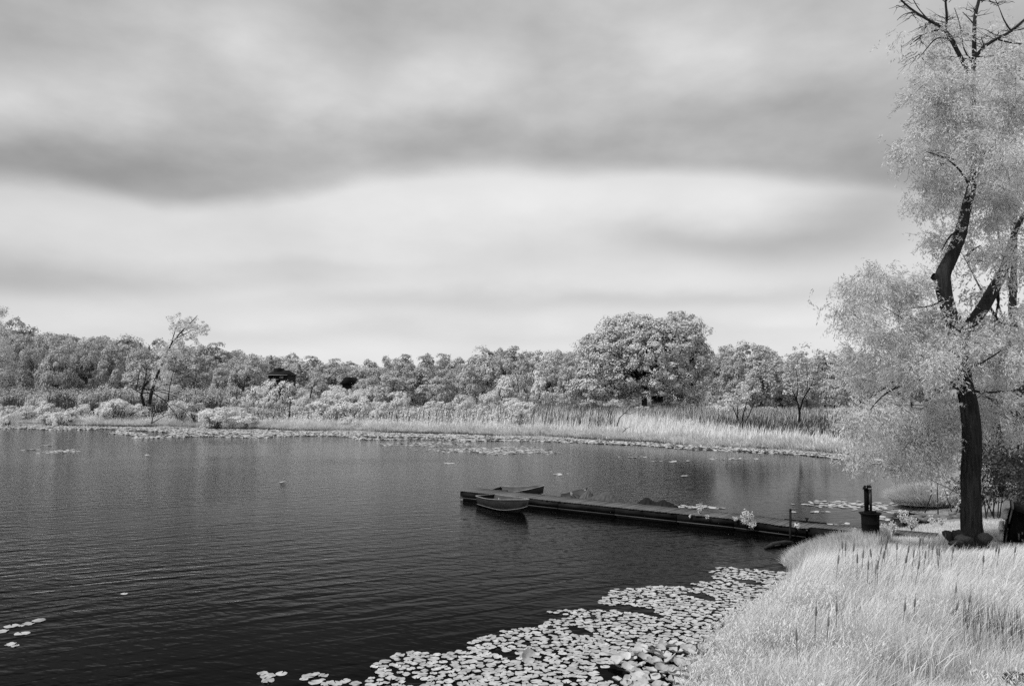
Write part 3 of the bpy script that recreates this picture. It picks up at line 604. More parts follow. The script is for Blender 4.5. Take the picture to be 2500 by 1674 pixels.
# pale tall reeds
mb = MB(); n = 46000
x, y, d = scatter_px(n, 880, 2150, 3, 40, None)
h = (1.2+1.3*rng.random(n))*(.55+.45*sstep(d, 2, 14)); blades(mb, P3(x, y, d), h, np.stack([.18+.18*rng.normal(size=n), .15*rng.normal(size=n)], -1), .06+.05*rng.random(n), 2)
stuff('marsh_reeds', mb.mesh('marsh_reeds'), M_REED, 'pale tall reeds filling the marsh on the far shore', 'reeds')
mb = MB(); n = 26000
x, y, d = scatter_px(n, -80, 950, 2, 34, lambda p, D, d: (p > 480) | (d < 8))
h = (.9+1.1*rng.random(n))*(.5+.5*sstep(d, 1, 10)); blades(mb, P3(x, y, d), h, np.stack([.1+.2*rng.normal(size=n), .15*rng.normal(size=n)], -1), .06+.06*rng.random(n), 2)
n = 30000; x, y, d = scatter_px(n, -80, 1300, 3, 45, lambda p, D, d: (p > 480) | (d < 9) | (rng.random(len(p)) < .25)); P = P3(x, y, d); P[:, 2] += (.3+1.7*rng.random(n))*sstep(d, 1, 8)
leaf_quads(mb, P, unit(rng.normal(size=(n, 3))*.6+[0, -.3, .8]), .22+.15*rng.random(n), .15)
stuff('marsh_undergrowth', mb.mesh('marsh_undergrowth'), M_BRIGHT, 'leafy pale undergrowth between the bushes on the far shore', 'undergrowth')
# low growth under the wood, its dark colour standing in for shade there
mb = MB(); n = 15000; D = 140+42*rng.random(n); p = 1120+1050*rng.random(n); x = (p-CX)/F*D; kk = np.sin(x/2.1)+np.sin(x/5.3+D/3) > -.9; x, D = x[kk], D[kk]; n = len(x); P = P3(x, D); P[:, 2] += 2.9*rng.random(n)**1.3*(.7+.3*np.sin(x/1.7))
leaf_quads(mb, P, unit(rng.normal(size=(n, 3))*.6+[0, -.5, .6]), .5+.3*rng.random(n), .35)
stuff('wood_understory', mb.mesh('wood_understory'), M_CONIF_SHADE, 'low growth behind the giant tree, coloured dark for the shade under the trees', 'undergrowth')
# dark reed band on the right
mb = MB(); n = 40000
def kd(p, D, d): return d > np.interp(p, [1380, 1600, 1800, 2100], [26, 17, 9, 6])
x, y, d = scatter_px(n, 1380, 2120, 3, 40, kd)
blades(mb, P3(x, y, d), 1.5+.9*rng.random(n), np.stack([.12+.15*rng.normal(size=n), .15*rng.normal(size=n)], -1), .05+.03*rng.random(n), 2)
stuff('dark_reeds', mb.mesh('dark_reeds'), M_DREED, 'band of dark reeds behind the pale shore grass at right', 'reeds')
# thicket of thin dark stems on the left
mb = MB(); n = 15000
x, y, d = scatter_px(n, -60, 540, 8, 34, None)
blades(mb, P3(x, y, d), (1.6+3.6*rng.random(n)**1.3)*(1+.22*wob(x, y, 3.1)), np.stack([.2+.3*rng.normal(size=n), .2*rng.normal(size=n)], -1), .10+.05*rng.random(n), 2)
n = 9000; x, y, d = scatter_px(n, 400, 1500, 6, 36, lambda p, D, d: wob(p/18, D*1.3, 1.) > .15)
blades(mb, P3(x, y, d), 1.6+1.8*rng.random(n), np.stack([.3+.25*rng.normal(size=n), .2*rng.normal(size=n)], -1), .07+.04*rng.random(n), 2)
stuff('stem_thicket', mb.mesh('stem_thicket'), M_DREED, 'thicket of thin dark upright stems on the left far shore', 'thicket')
mb = MB(); n = 5200; x, y, d = scatter_px(n//2, -60, 560, 10, 42, None); x = np.repeat(x, 2)+rng.normal(size=n)*.3; y = np.repeat(y, 2); P = P3(x, y); P[:, 2] += 2.2+2.6*rng.random(n)
P = np.repeat(P, 5, 0)+rng.normal(size=(n*5, 3))*[.3, .3, .25]
leaf_quads(mb, P, unit(rng.normal(size=(n*5, 3))*.5+[0, -.4, .8]), .24, .15)
stuff('thicket_leaves', mb.mesh('thicket_leaves'), M_TREE, 'loose leaf tufts topping the dark stems on the left', 'foliage')
# bank edge grass
mb = MB(); n = 52000
seg = SHORE[4:25]; L_ = np.linalg.norm(np.diff(seg, axis=0), axis=1); cum = np.concatenate([[0], np.cumsum(L_)]); s = rng.random(n)*cum[-1]
sx_ = np.interp(s, cum, seg[:, 0]); sy_ = np.interp(s, cum, seg[:, 1]); off = .15+3.0*rng.random(n)**1.5
nx = np.interp(s, cum, np.gradient(seg[:, 1], cum)*-1); ny = np.interp(s, cum, np.gradient(seg[:, 0], cum)); nn = np.hypot(nx, ny); nx, ny = nx/nn, ny/nn
wv = .7*np.sin(s/5.1)+.5*np.sin(s/2.3+1)
x = sx_+nx*(off+wv*.4+.3); y = sy_+ny*(off+wv*.4+.3); P = P3(x, y); P[:, 2] = np.maximum(P[:, 2], .02)
tuft = .75+.35*np.sin(s/1.7)*np.sin(s/.83+2)
h = (.55+.75*rng.random(n))*tuft*(.8+.3*np.minimum(off, 1)); a = rng.random(n)*6.28
blades(mb, P, h, np.stack([.35*np.cos(a)-nx*.25, .35*np.sin(a)-ny*.3], -1), .05+.035*rng.random(n), 2)
stuff('shore_grass', mb.mesh('shore_grass'), M_GRASS, 'pale tufted grass hanging over the far water edge', 'grass')
mb = MB(); n = 22000; s = rng.random(n)*cum[-1]; sx_ = np.interp(s, cum, seg[:, 0]); sy_ = np.interp(s, cum, seg[:, 1]); nx = np.interp(s, cum, np.gradient(seg[:, 1], cum)*-1); ny = np.interp(s, cum, np.gradient(seg[:, 0], cum)); nn = np.hypot(nx, ny); nx, ny = nx/nn, ny/nn
wv = .7*np.sin(s/5.1)+.5*np.sin(s/2.3+1); o2 = -.15+.5*rng.random(n)
P = P3(sx_+nx*(o2+wv*.4+.1), sy_+ny*(o2+wv*.4+.1)); P[:, 2] = .0; kk = np.sin(s/4.3)+.6*np.sin(s/1.9)+.5*np.sin(s/.7)+.7*rng.normal(size=n) > .1; P = P[kk]
blades(mb, P, .12+.3*rng.random(len(P)), rng.normal(size=(len(P), 2))*.1, .10, 1)
stuff('bank_edge_shade', mb.mesh('bank_edge_shade'), M_DREED, 'dark strip standing in for shade under the far bank grass', 'bank')  # dark blades paint the shade of the undercut below the grass

# floating leaf mats
def discs(mb, x, y, z, r, n=6, tilt=.1):
    k = len(x); a = np.arange(n)*2*math.pi/n; ph = rng.random(k)[:, None]*6.28; r = np.broadcast_to(r, (k,))[:, None]*(.85+.3*rng.random((k, n)))
    tx = rng.normal(size=k)[:, None]*tilt; ty = rng.normal(size=k)[:, None]*tilt
    dx = np.cos(a+ph)*r; dy = np.sin(a+ph)*r
    V = np.stack([np.asarray(x)[:, None]+dx, np.asarray(y)[:, None]+dy, np.asarray(z)[:, None]+dx*tx+dy*ty+.004], -1).reshape(-1, 3)
    b = np.arange(k)[:, None]*n; q = np.concatenate([b+np.array([[0, 1, 2, 3]]), b+np.array([[0, 3, 4, 5]])]); mb.add(V, q)
mb = MB(); n = 82000
s = rng.random(n)*cum[-1]; sx_ = np.interp(s, cum, seg[:, 0]); sy_ = np.interp(s, cum, seg[:, 1]); nx = np.interp(s, cum, np.gradient(seg[:, 1], cum)*-1); ny = np.interp(s, cum, np.gradient(seg[:, 0], cum)); nn = np.hypot(nx, ny); nx, ny = nx/nn, ny/nn
pp = CX+F*sx_/sy_; wd = np.interp(pp, [-300, 0, 250, 420, 600, 900, 1100, 1250, 1500, 1700, 2080], [9, 9, 9, 13, 17, 14, 9, 7.5, 5, 3.4, 2.2])*(1+.18*np.sin(s/6)+.1*np.sin(s/2.2))
f_ = rng.random(n)**1.25; k = (rng.random(n) < np.where(f_ < .6, 1, 1.5-1.2*f_)) & ((np.sin(s/7+f_*9)+np.sin(s/2.9-f_*14)) > np.where(f_ > .55, -.3, -2.5)); o2 = f_*wd
x = sx_-nx*o2; y = sy_-ny*o2; k &= shore_dist(x, y) < .3; x, y = x[k], y[k]
discs(mb, x, y, .012+.05*rng.random(len(x))*(1-f_[k]), .14+.13*rng.random(len(x)), tilt=.18)
stuff('floating_leaf_mat', mb.mesh('floating_leaf_mat'), M_PAD, 'pale mat of floating leaves along the whole far shore', 'water plants')
def patch(px, py, rx, ry, dens, label, r=.16):
    mb = MB(); cx, cy_, _ = gp(px, py); D = cy_; X_ = rx*D/F; Y_ = (gp(px, py-ry)[1]-gp(px, py+ry)[1])/2
    n = max(6, int(dens*X_*Y_*3.14)); a = rng.random(n)*6.28; q = rng.random(n)**.6*(1+.25*np.sin(a*3+px)+.15*np.sin(a*7))
    x = cx+np.cos(a)*q*X_; y = cy_+np.sin(a)*q*Y_; k = shore_dist(x, y) < 0
    mb = MB(); discs(mb, x[k], y[k], .006+.02*rng.random(k.sum()), r*(.7+.6*rng.random(k.sum())), tilt=.06)
    stuff('pad_patch', mb.mesh('pad_patch'), M_PAD, label, 'lily pads')
for a in [(1205, 1099, 145, 8, 7, 'long pale leaf patch off the middle far shore'), (1060, 1084, 120, 6, 5, 'leaf patch left of and behind the long one'), (1330, 1104, 40, 3, 4, 'thin right tip of the long leaf patch'),
  (148, 1102, 44, 5, 5, 'ragged leaf patch on open water at far left'), (70, 1098, 20, 2.2, 4, 'small leaf patch at the far left edge of the water'), (110, 1087, 18, 1.2, 3, 'faint leaf streak nearer the left shore'),
  (365, 1111, 17, 2, 4, 'single short leaf streak on the left water'), (1100, 1131, 22, 2, 4, 'short leaf streak in mid water left of the boats'), (1365, 1157, 18, 2.2, 4, 'short leaf streak above the dock boats'),
  (1550, 1115, 30, 1.8, 4, 'thin leaf streak under the giant tree side'), (1645, 1126, 46, 2.6, 4, 'longer leaf streak right of the thin one'), (1780, 1120, 70, 2, 3, 'wide faint leaf streak near the right shore'),
  (690, 1177, 8, 1.2, 3, 'tiny leaf speck on the middle water'), (1672, 1162, 9, 1.2, 3, 'tiny leaf speck above the dock'), (2190, 1163, 45, 2, 5, 'narrow leaf streak below the willow branches'), (2250, 1185, 50, 3, 5, 'leaf streak before the grass tussock')]: patch(*a)
for a in [(1700, 1237, 58, 5, 22, 'leaf raft behind the dock beside the dark tarp'), (2010, 1281, 62, 5, 24, 'leaf raft along the shore end of the dock'), (2060, 1232, 95, 12, 13, 'broad leaf raft in the cove left of the black drum'), (2190, 1240, 60, 14, 16, 'leaf raft in the cove right of the black drum'), (1990, 1249, 50, 2.5, 12, 'thin leaf line in the cove behind the post'), (2150, 1262, 40, 6, 10, 'leaf raft just behind the black drum')]: patch(*a, r=.12)
# ------------------------------------------------------------ dock
A = np.array([-2.62, 41.7]); dv = np.array([.7913, -.6115]); pv = np.array([.6115, .7913]); WD = 1.32
def deck_z(s): return float(np.interp(s, [0, 6, 12, 15, 17.1, 19.5, 21.5], [.46, .45, .46, .47, .39, .44, .46]))
def dk(s, p, z): q = A+dv*s+pv*p; return (q[0], q[1], z)
ang = math.atan2(dv[1], dv[0])
dock = thing('dock', 'long weathered wooden dock running out from the right bank', 'dock', (A[0], A[1], 0), ang)
DL = 17.6; pw = .145; plank = MB(); plank.box(0, pw-.014, -.075, WD+.03, -.032, 0); pm = plank.mesh('plank'); pm.materials.append(M_DECK)
s = 0.; k = 0
while s < DL:
    o = link('plank', pm, parent=dock, loc=(s, rng.normal()*.012, deck_z(s)+rng.normal()*.003)); o.rotation_euler = (rng.normal()*.004, 0, rng.normal()*.006); s += pw; k += 1
def along(s0, s1, p0, p1, zt, zb, name, mat):
    mb = MB(); n = max(2, int((s1-s0)/1.0)+1); S = np.linspace(s0, s1, n); V = []
    for q in S: z = deck_z(q); V += [(q, p0, z+zb), (q, p1, z+zb), (q, p1, z+zt), (q, p0, z+zt)]
    Q = [(4*i+a, 4*i+b, 4*i+4+b, 4*i+4+a) for i in range(n-1) for a, b in ((0, 1), (1, 2), (2, 3), (3, 0))]+[(0, 3, 2, 1), (4*n-4, 4*n-3, 4*n-2, 4*n-1)]
    mb.add(V, Q); return link(name, mb.mesh(name), mat, dock)
cuts = [0, 3.05, 6.1, 9.15, 12.2, 14.7, DL]
for a, b in zip(cuts[:-1], cuts[1:]):
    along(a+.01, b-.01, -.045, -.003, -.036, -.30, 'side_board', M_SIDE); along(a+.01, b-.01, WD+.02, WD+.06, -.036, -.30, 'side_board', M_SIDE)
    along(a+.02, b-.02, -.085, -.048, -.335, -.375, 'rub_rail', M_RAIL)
    along(a+.05, b-.05, .05, .35, -.34, -.60, 'float', M_IRON); along(a+.05, b-.05, WD-.35, WD-.05, -.34, -.60, 'float', M_IRON)
mb = MB(); mb.box(-.05, -.012, -.04, WD+.05, .16, .425); link('end_board', mb.mesh('end_board'), M_SIDE, dock)
mb = MB(); mb.box(-.06, -.013, -.04, WD+.05, .07, .12); link('end_rail', mb.mesh('end_rail'), M_SIDE, dock)
mb = MB(); mb.box(-.03, DL, .36, WD-.36, -.1, .12); link('under_frame', mb.mesh('under_frame'), M_IRON, dock)
# shore ramp: narrower boards on to the bank
ramp = thing('gangway', 'narrow low gangway joining the dock to the grassy bank', 'gangway', dk(DL+.02, .1, 0), ang)
for i in range(30):
    mb = MB()
    if i == 0:
        mb.box(0, .13, 0, 1.0, -.03, 0); gm = mb.mesh('ramp_plank'); gm.materials.append(M_DECK)
    link('plank', gm, parent=ramp, loc=(i*.145, rng.normal()*.01, .43+i*.003))
for p0 in (-.05, 1.01): mb = MB(); mb.box(0, 4.4, p0, p0+.04, .12, .39); link('side_board', mb.mesh('ramp_side'), M_SIDE, ramp)
# mooring post and cleat
x, y, z = wp(1929, 1300, 31.0)
t = thing('mooring_post', 'thin dark mooring post at the shore end of the dock', 'post', (x, y, -.6)); zt = wp(1929, 1243, 31.0)[2]
mb = MB(); mb.tube([(0, 0, 0), (.01, 0, (zt+.6)*.5), (.03, 0, zt+.6)], [.05, .048, .045], 8); link('pole', mb.mesh('post_pole', True), M_SIDE, t)
mb = MB(); mb.tube([(.03, 0, zt+.6), (.03, 0, zt+.63)], [.055, .02], 8); link('cap', mb.mesh('post_cap'), M_IRON, t)
c0 = dk(17.2, WD-.02, deck_z(17.2)+.002)
t = thing('mooring_cleat', 'small black cleat on a loose board at the dock edge', 'cleat', c0, ang)
mb = MB(); mb.box(-.9, .75, -.03, .1, 0, .05); link('board', mb.mesh('cleat_board'), M_IRON, t)
mb = MB(); mb.tube([(0, .03, .05), (0, .03, .14)], [.035, .03], 8); mb.tube([(-.07, .03, .15), (.07, .03, .15)], [.03, .03], 6); link('horn', mb.mesh('cleat_horn'), M_IRON, t)

# ------------------------------------------------------------ rowing boats
def boat(label, stern, bow, beam, zs, zb, draft=.12, tilt=0., blunt=.0, name='rowing_boat', mat=None, rim=None):
    stern = np.array(stern, float); bow = np.array(bow, float); d = bow-stern; Lb = np.linalg.norm(d); rz = math.atan2(d[1], d[0])
    t = thing(name, label, 'boat', (stern[0], stern[1], 0), rz); n = 19; T = np.linspace(0, 1, n)
    def half(q): return beam/2*(.80+.2*math.sin(min(q/.45, 1)*math.pi/2))*(1-max(0, (q-.42)/.58)**(2.3+blunt*2))
    def sheer(q): return zs+(zb-zs)*max(0, (q-.15)/.85)**1.7
    def prof(q, ins):
        b = max(half(q), .012); zsh = sheer(q); zc = -draft+.19+(zsh*.45)*max(0, (q-.55)/.45)**2; zk = -draft+.30*max(0, (q-.7)/.3)**2.2
        bc = b*(.83-.25*max(0, q-.6)/.4); e = .02*ins; x = q*Lb-(.0 if q < .98 else 0)
        fl = .06*max(0, (q-.8)/.2)*Lb
        return [(x+fl*1.0, s*max(b-e*2, .004), zsh) if w == 0 else (x+fl*.5, s*max(bc-e*2, .003), zc+e) if w == 1 else (x-.2*max(0, (q-.85)/.15), s*max(bc*.45-e, .002), (zk+zc)/2*.7+zk*.3+e) if w == 2 else (x-.35*max(0, (q-.85)/.15), 0, zk+e)
                for s, w in ((1, 0), (1, 1), (1, 2), (1, 3), (-1, 2), (-1, 1), (-1, 0))]
    def shell(ins, flip):
        V = [p for q in T for p in prof(q, ins)]; Q = [(7*i+j, 7*i+j+1, 7*i+8+j, 7*i+7+j) for i in range(n-1) for j in range(6)]
        Q.append((0, 1, 5, 6)); Q.append((1, 2, 4, 5))
        tr = [(2, 3, 4)]
        mb = MB(); mb.add(V, [q[::-1] if flip else q for q in Q], tr); return mb
    hu = link('hull', shell(0, False).mesh('hull'), mat or M_HULL, t); link('lining', shell(1, True).mesh('lining'), M_HULLIN, t)
    g = MB()
    L_ = [prof(q, 0)[0] for q in T]; Rr = [prof(q, 0)[6] for q in T]
    g.tube(L_+Rr[::-1], .022, 6, True); g.tube([L_[0], ((L_[0][0]+Rr[0][0])/2, 0, L_[0][2]+.01), Rr[0]], .022, 6); link('gunwale', g.mesh('gunwale', True), rim or M_RIM, t)
    ch = MB(); 
    for s_ in (1, 5): ch.tube([tuple(np.array(prof(q, 0)[s_])+[0, .008*(1 if s_ == 1 else -1), 0]) for q in T], .013, 4)
    link('chine_strip', ch.mesh('chine'), M_RIM, t)
    for q in (.1, .42, .68):
        b = half(q)-.06; z = sheer(q)-.16; sm = MB(); sm.box(q*Lb-.13, q*Lb+.13, -b, b, z-.03, z); st = link('bench', sm.mesh('bench'), M_HULLIN, t)
    bo = MB(); q = T[-3:]; 
    V = [prof(.93, 0)[0], prof(.93, 0)[6], prof(1, 0)[0]]; V = [(a, b*.96, c+.012) for a, b, c in V]; bo.add(V, None, [(0, 1, 2)]); bo.add([(a, b, c-.02) for a, b, c in V], None, [(0, 2, 1)]); link('bow_plate', bo.mesh('bow_plate'), M_RIM, t)
    kl = MB(); kl.tube([tuple(np.array(prof(q, 0)[3])-[0, 0, .01]) for q in T]+[(T[-1]*Lb+.06*Lb, 0, sheer(1))], .016, 4); link('keel_strip', kl.mesh('keel'), M_HULLIN, t)
    t.rotation_euler = (tilt, 0, rz)
    return t, Lb, half, sheer
sA = (-1.32, 39.85); bA = (.66, 36.75)
tA, LA, hA, shA = boat('grey aluminium rowing boat moored at the near side of the dock end', sA, bA, 1.40, .47, .70)
mb = MB(); mb.box(LA*.25, LA*.25+.05, .18, .24, .0, .42); link('rib', mb.mesh('boat_post'), M_RIM, tA)
tB, LB, _, _ = boat('dark rowing boat behind the dock end with its blunt bow to the right', dk(.35, 2.35, 0)[:2], (1.55, 41.3), 1.5, .36, .78, blunt=1.3, tilt=.12, mat=M_HULLIN)
# third boat, bow to the right, behind the middle of the dock
c3b = wp(1428, 1200, 40.6); c3s = dk(4.9, 2.15, 0)
tC, LC, hC, shC = boat('dark low rowing boat behind the dock with its raised bow under a tarp', c3s[:2], c3b[:2], 1.4, .32, .66, blunt=.3, tilt=.08, rim=M_RAIL, mat=M_HULLIN)
mb = MB(); mb.tube([(LC*1.05, 0, shC(1)), (LC*1.06, 0, shC(1)+.06), (LC*1.08, .0, shC(1)+.1)], [.04, .035, .05], 6); link('bow_ring', mb.mesh('bow_ring'), M_HULLIN, tC)
# tarpaulins, draped cones with folds
def tarp(label, name, lumps, x0, x1, D, mat, depth, group=None, zb=.30):
    """height field draped over humps; x along the dock"""
    nx_, ny_ = 60, 22; X0, Y0, _ = wp((x0+x1)/2, 1215, D); w = (x1-x0)*D/F
    U, Vv = np.meshgrid(np.linspace(-.5, .5, nx_), np.linspace(-.5, .5, ny_), indexing='ij'); Zt = np.zeros_like(U)
    for (px, py, wl, wr, dy) in lumps:
        cxl = (px-(x0+x1)/2)/(x1-x0); top = wp(px, py, D)[2]-zb; du = U-cxl; q = np.where(du < 0, -du/wl, du/wr); r = np.hypot(q, (Vv-dy)/.42)
        a = np.arctan2(Vv-dy, du); Zt = np.maximum(Zt, top*np.clip(1-r**1.15*(1+.1*np.sin(a*13)), 0, None)**.9)
    rim = np.maximum(np.abs(Vv*2), np.abs(U*2)); Zt = Zt+.015*np.sin(U*70)*np.sin(Vv*9)*(Zt > .02)
    Zt = np.where(rim > .97, 0, Zt)
    t = thing(name, label, 'tarpaulin', (X0, Y0, zb), ang*.75, group)
    Vt = np.stack([U*w*1.05, Vv*depth, Zt], -1).reshape(-1, 3); Vb = Vt.copy(); Vb[:, 2] -= .03
    i, j = np.meshgrid(np.arange(nx_-1), np.arange(ny_-1), indexing='ij'); i0 = (i*ny_+j).ravel(); keepq = (Zt[:-1, :-1].ravel()+Zt[1:, 1:].ravel()+Zt[1:, :-1].ravel()+Zt[:-1, 1:].ravel()) > .02
    q = np.stack([i0, i0+ny_, i0+ny_+1, i0+1], -1)[keepq]; mb = MB(); mb.add(Vt, q); mb.add(Vb, q[:, ::-1])
    return t, mb, w
t, mb, w = tarp('grey tarp peaked over the bow of the third boat', 'tarpaulin', [(1436, 1195, .42, .30, 0)], 1408, 1466, 39.6, M_TARP, 1.3, zb=.22)
link('sheet', mb.mesh('tarp_sheet', True), M_TARP, t)
t, mb, w = tarp('grey folded tarp mound beside the dock, right of the peaked one', 'tarpaulin', [(1480, 1198, .45, .5, 0), (1455, 1208, .3, .3, 0)], 1436, 1518, 38.6, M_TARP, 1.2, zb=.28)
link('sheet', mb.mesh('tarp_sheet', True), M_TARP, t)
t, mb, w = tarp('black two-humped tarp covering a small boat behind the dock', 'tarpaulin', [(1578, 1214, .26, .34, 0), (1617, 1218, .3, .42, .05), (1600, 1224, .6, .6, 0)], 1548, 1652, 37.2, M_BTARP, 1.1, zb=.22)
link('sheet', mb.mesh('tarp_sheet', True), M_BTARP, t)
boat('low black boat hidden under the two-humped tarp', dk(11.2, 1.95, 0)[:2], dk(13.7, 1.95, 0)[:2], .9, .2, .28, mat=M_BTARP, rim=M_IRON)

# ------------------------------------------------------------ plants growing on the dock
def weed(label, px, py, D, rpx, n, name='dock_weed', ls=.07, group='weeds growing on the dock', hfac=1.2, tone=None):
    x, y, z = wp(px, py+rpx, D); t = thing(name, label, 'weed', (x, y, z), 0, group); r = rpx*D/F; mb = MB(); st = MB()
    m_ = max(5, n//14)
    for k in range(m_):
        a = rng.random()*6.28; tip = np.array([math.cos(a)*r*rng.random(), math.sin(a)*r*rng.random(), r*hfac*(.8+rng.random())]); st.tube([(0, 0, 0), tip*.5+[0, 0, .05*r], tip], [.006, .005, .003], 4, False)
        q = n//m_; tt = .35+.65*rng.random(q); P = tip[None]*tt[:, None]+rng.normal(size=(q, 3))*r*.14; leaf_quads(mb, P, unit(rng.normal(size=(q, 3))*.6+[0, -.5, .7]), ls*(.6+.8*rng.random(q)), ls*.4)
    link('leaves', mb.mesh('weed_leaves'), tone or M_WEED, t); link('stem', st.mesh('weed_stems'), M_STEM, t); return t
weed('large bright weed tuft hanging over the dock side', 1823, 1268, 32.2, 17, 700, ls=.09, hfac=1.3)
weed('drooping lower part of weed beside the large tuft', 1836, 1279, 32.0, 11, 260, ls=.08, hfac=1.)
weed('narrow leafy weed left of the large tuft', 1797, 1267, 32.5, 7, 70, ls=.07, hfac=1.3)
weed('loose weed standing up on the dock, left of the tuft', 1710, 1246, 34.0, 11, 130, ls=.07, hfac=1.6)
weed('small weed on the dock side, right of middle', 1684, 1260, 33.8, 6, 60)
weed('small weed on the dock side at the middle', 1584, 1251, 35.5, 6, 60)
weed('small pale weed on the dock between the boats', 1396, 1205, 39.0, 5, 70)
weed('tiny weed under the dock edge near the post', 1726, 1262, 33.2, 7, 60)
weed('round clump of straw stuck under the dock by the cleat', 1947, 1284, 30.4, 7, 90, ls=.12, tone=M_REED)

# ------------------------------------------------------------ black drum with flue
D = 27.4; x, y, _ = wp(2125.5, 1300, D); zg = gz(x, y); zb = wp(2125, 1311, D)[2]; zr = wp(2125, 1251, D)[2]
zb = min(zb, zg)
t = thing('steel_drum', 'black steel drum with a tall boxed flue standing on the bank', 'drum', (x, y, zb)); hb = zr-zb
def lathe(prof, n=28):
    mb = MB(); a = np.arange(n)*2*math.pi/n; V = [(r*math.cos(q), r*math.sin(q), z) for r, z in prof for q in a]; m_ = len(prof)
    Q = [(i*n+j, i*n+(j+1) % n, (i+1)*n+(j+1) % n, (i+1)*n+j) for i in range(m_-1) for j in range(n)]; mb.add(V, Q); return mb
link('barrel', lathe([(0, .01), (.285, .01), (.29, .03), (.285, hb*.33), (.298, hb*.345), (.285, hb*.36), (.285, hb*.66), (.298, hb*.675), (.285, hb*.69), (.29, hb*.9), (.30, hb-.06), (0, hb-.061)]).mesh('barrel', True), M_IRON, t)
link('rim', lathe([(.29, hb-.1), (.315, hb-.06), (.365, hb-.012), (.37, hb), (.30, hb+.006), (0, hb+.008)]).mesh('drum_rim', True), M_IRON, t)
link('lid_plate', lathe([(.18, hb+.01), (.20, hb+.035), (.19, hb+.055), (0, hb+.06)]).mesh('lid_plate', True), M_IRON, t)
fh = wp(2125, 1192, D)[2]-zb; k = D/F
fl = MB(); fl.box(-12*k, -4.2*k, -.06, .06, hb+.06, fh); link('flue', fl.mesh('flue'), M_IRON, t)
fl = MB(); fl.box(-4.0*k, 2.6*k, -.05, .05, hb+.06+14*k, fh-.02); link('flue_panel', fl.mesh('flue_panel'), M_FLUE, t)
fl = MB(); fl.box(.6*k, 2.6*k, -.05, .05, hb+.06, hb+.058+14*k); link('flue_leg', fl.mesh('flue_leg'), M_IRON, t)
fl = MB(); fl.tube([(2.9*k, -.05, hb+.06), (2.9*k, -.05, fh)], .012, 6); link('corner_rod', fl.mesh('corner_rod'), M_IRON, t)
for (a, b, z0_, z1_) in [(-14.5*k, -5*k, -.03, .07), (-7*k, 5*k, .03, .09)]:
    c_ = MB(); c_.add([(a, -.1, fh+z0_), (b, -.1, fh+z0_), ((a+b)/2, -.1, fh+z1_+.03), (a, .1, fh+z0_), (b, .1, fh+z0_), ((a+b)/2, .1, fh+z1_+.03)], [(0, 3, 5, 2), (1, 2, 5, 4), (0, 1, 4, 3)], [(0, 2, 1), (3, 4, 5)]); link('flue_cap', c_.mesh('flue_cap'), M_IRON, t)
c_ = MB(); c_.tube([(-6*k, 0, fh+.07), (0, 0, fh+.12), (4*k, 0, fh+.15)], [.012, .012, .006], 5); link('cap_rod', c_.mesh('cap_rod'), M_IRON, t)
fl = MB(); fl.tube([(-3*k, -.14, hb+.08), (11*k, -.14, hb+.08)], .012, 6); link('handle', fl.mesh('drum_handle'), M_IRON, t)

# ------------------------------------------------------------ pedal boat stood on its side
D = 27.2; k = D/F; x, y, _ = wp(2458, 1306, D); zg = gz(x, y); zz = wp(2458, 1307, D)[2]
t = thing('pedal_boat', 'white-hulled pedal boat stood on its side at the right edge', 'boat', (x, y, min(zz, zg+.05)))
HT = 88*k; ln_ = 1.5; t.rotation_euler = (0, 0, -math.atan2(x, D))
def slab(pts, y0, y1, bev=.05):
    """outline in x-z, extruded in depth with softened ends"""
    P = np.array(pts); c = P.mean(0); n = len(P); mb = MB(); rows = [(y0, .86), (y0+bev, 1.), (y1-bev, 1.), (y1, .86)]
    V = [(c[0]+(p[0]-c[0])*s_, yy_, c[1]+(p[1]-c[1])*s_) for yy_, s_ in rows for p in P]; Q = [(i*n+j, i*n+(j+1) % n, (i+1)*n+(j+1) % n, (i+1)*n+j) for i in range(3) for j in range(n)]
    V += [(c[0], y0, c[1]), (c[0], y1, c[1])]; T_ = [(j, (j+1) % n, 4*n) for j in range(n)][::-1]+[(3*n+j, 3*n+(j+1) % n, 4*n+1) for j in range(n)]
    mb.add(V, Q, T_); return mb
def zx(px, py): return ((px-2458)*k*.86, (1307-py)*k)
# pixel outlines read from the photograph at this distance
link('upper_hull', slab([zx(*p) for p in [(2468, 1219), (2458, 1219), (2452, 1224), (2450, 1232), (2447, 1244), (2448, 1247), (2457, 1251.5), (2461, 1246)]], -.5, ln_).mesh('upper_hull'), M_WHITE, t)
link('lower_hull', slab([zx(*p) for p in [(2453.5, 1270.5), (2441, 1272), (2439, 1280), (2436, 1292), (2438, 1299), (2449, 1302), (2451, 1290)]], -.5, ln_).mesh('lower_hull'), M_WHITE, t)
link('rim_band', slab([zx(*p) for p in [(2468.5, 1219), (2471, 1219), (2463, 1256), (2452, 1307), (2449, 1306), (2458, 1257)]], -.55, ln_+.05, .03).mesh('rim_band'), M_IRON, t)
link('upper_stripe', slab([zx(*p) for p in [(2471.3, 1220), (2477, 1220), (2472, 1234), (2466, 1257), (2461, 1257), (2463.5, 1250)]], -.53, ln_, .02).mesh('upper_stripe'), M_FLUE, t)
link('lower_stripe', slab([zx(*p) for p in [(2458, 1269), (2462, 1269), (2456.5, 1303), (2452.5, 1306), (2455, 1285)]], -.53, ln_, .02).mesh('lower_stripe'), M_FLUE, t)
link('deck', slab([zx(*p) for p in [(2477.5, 1220), (2490, 1222), (2530, 1240), (2540, 1300), (2500, 1309), (2457, 1308), (2463, 1270), (2467, 1256)]], -.5, ln_-.1, .08).mesh('deck'), M_IRON, t)
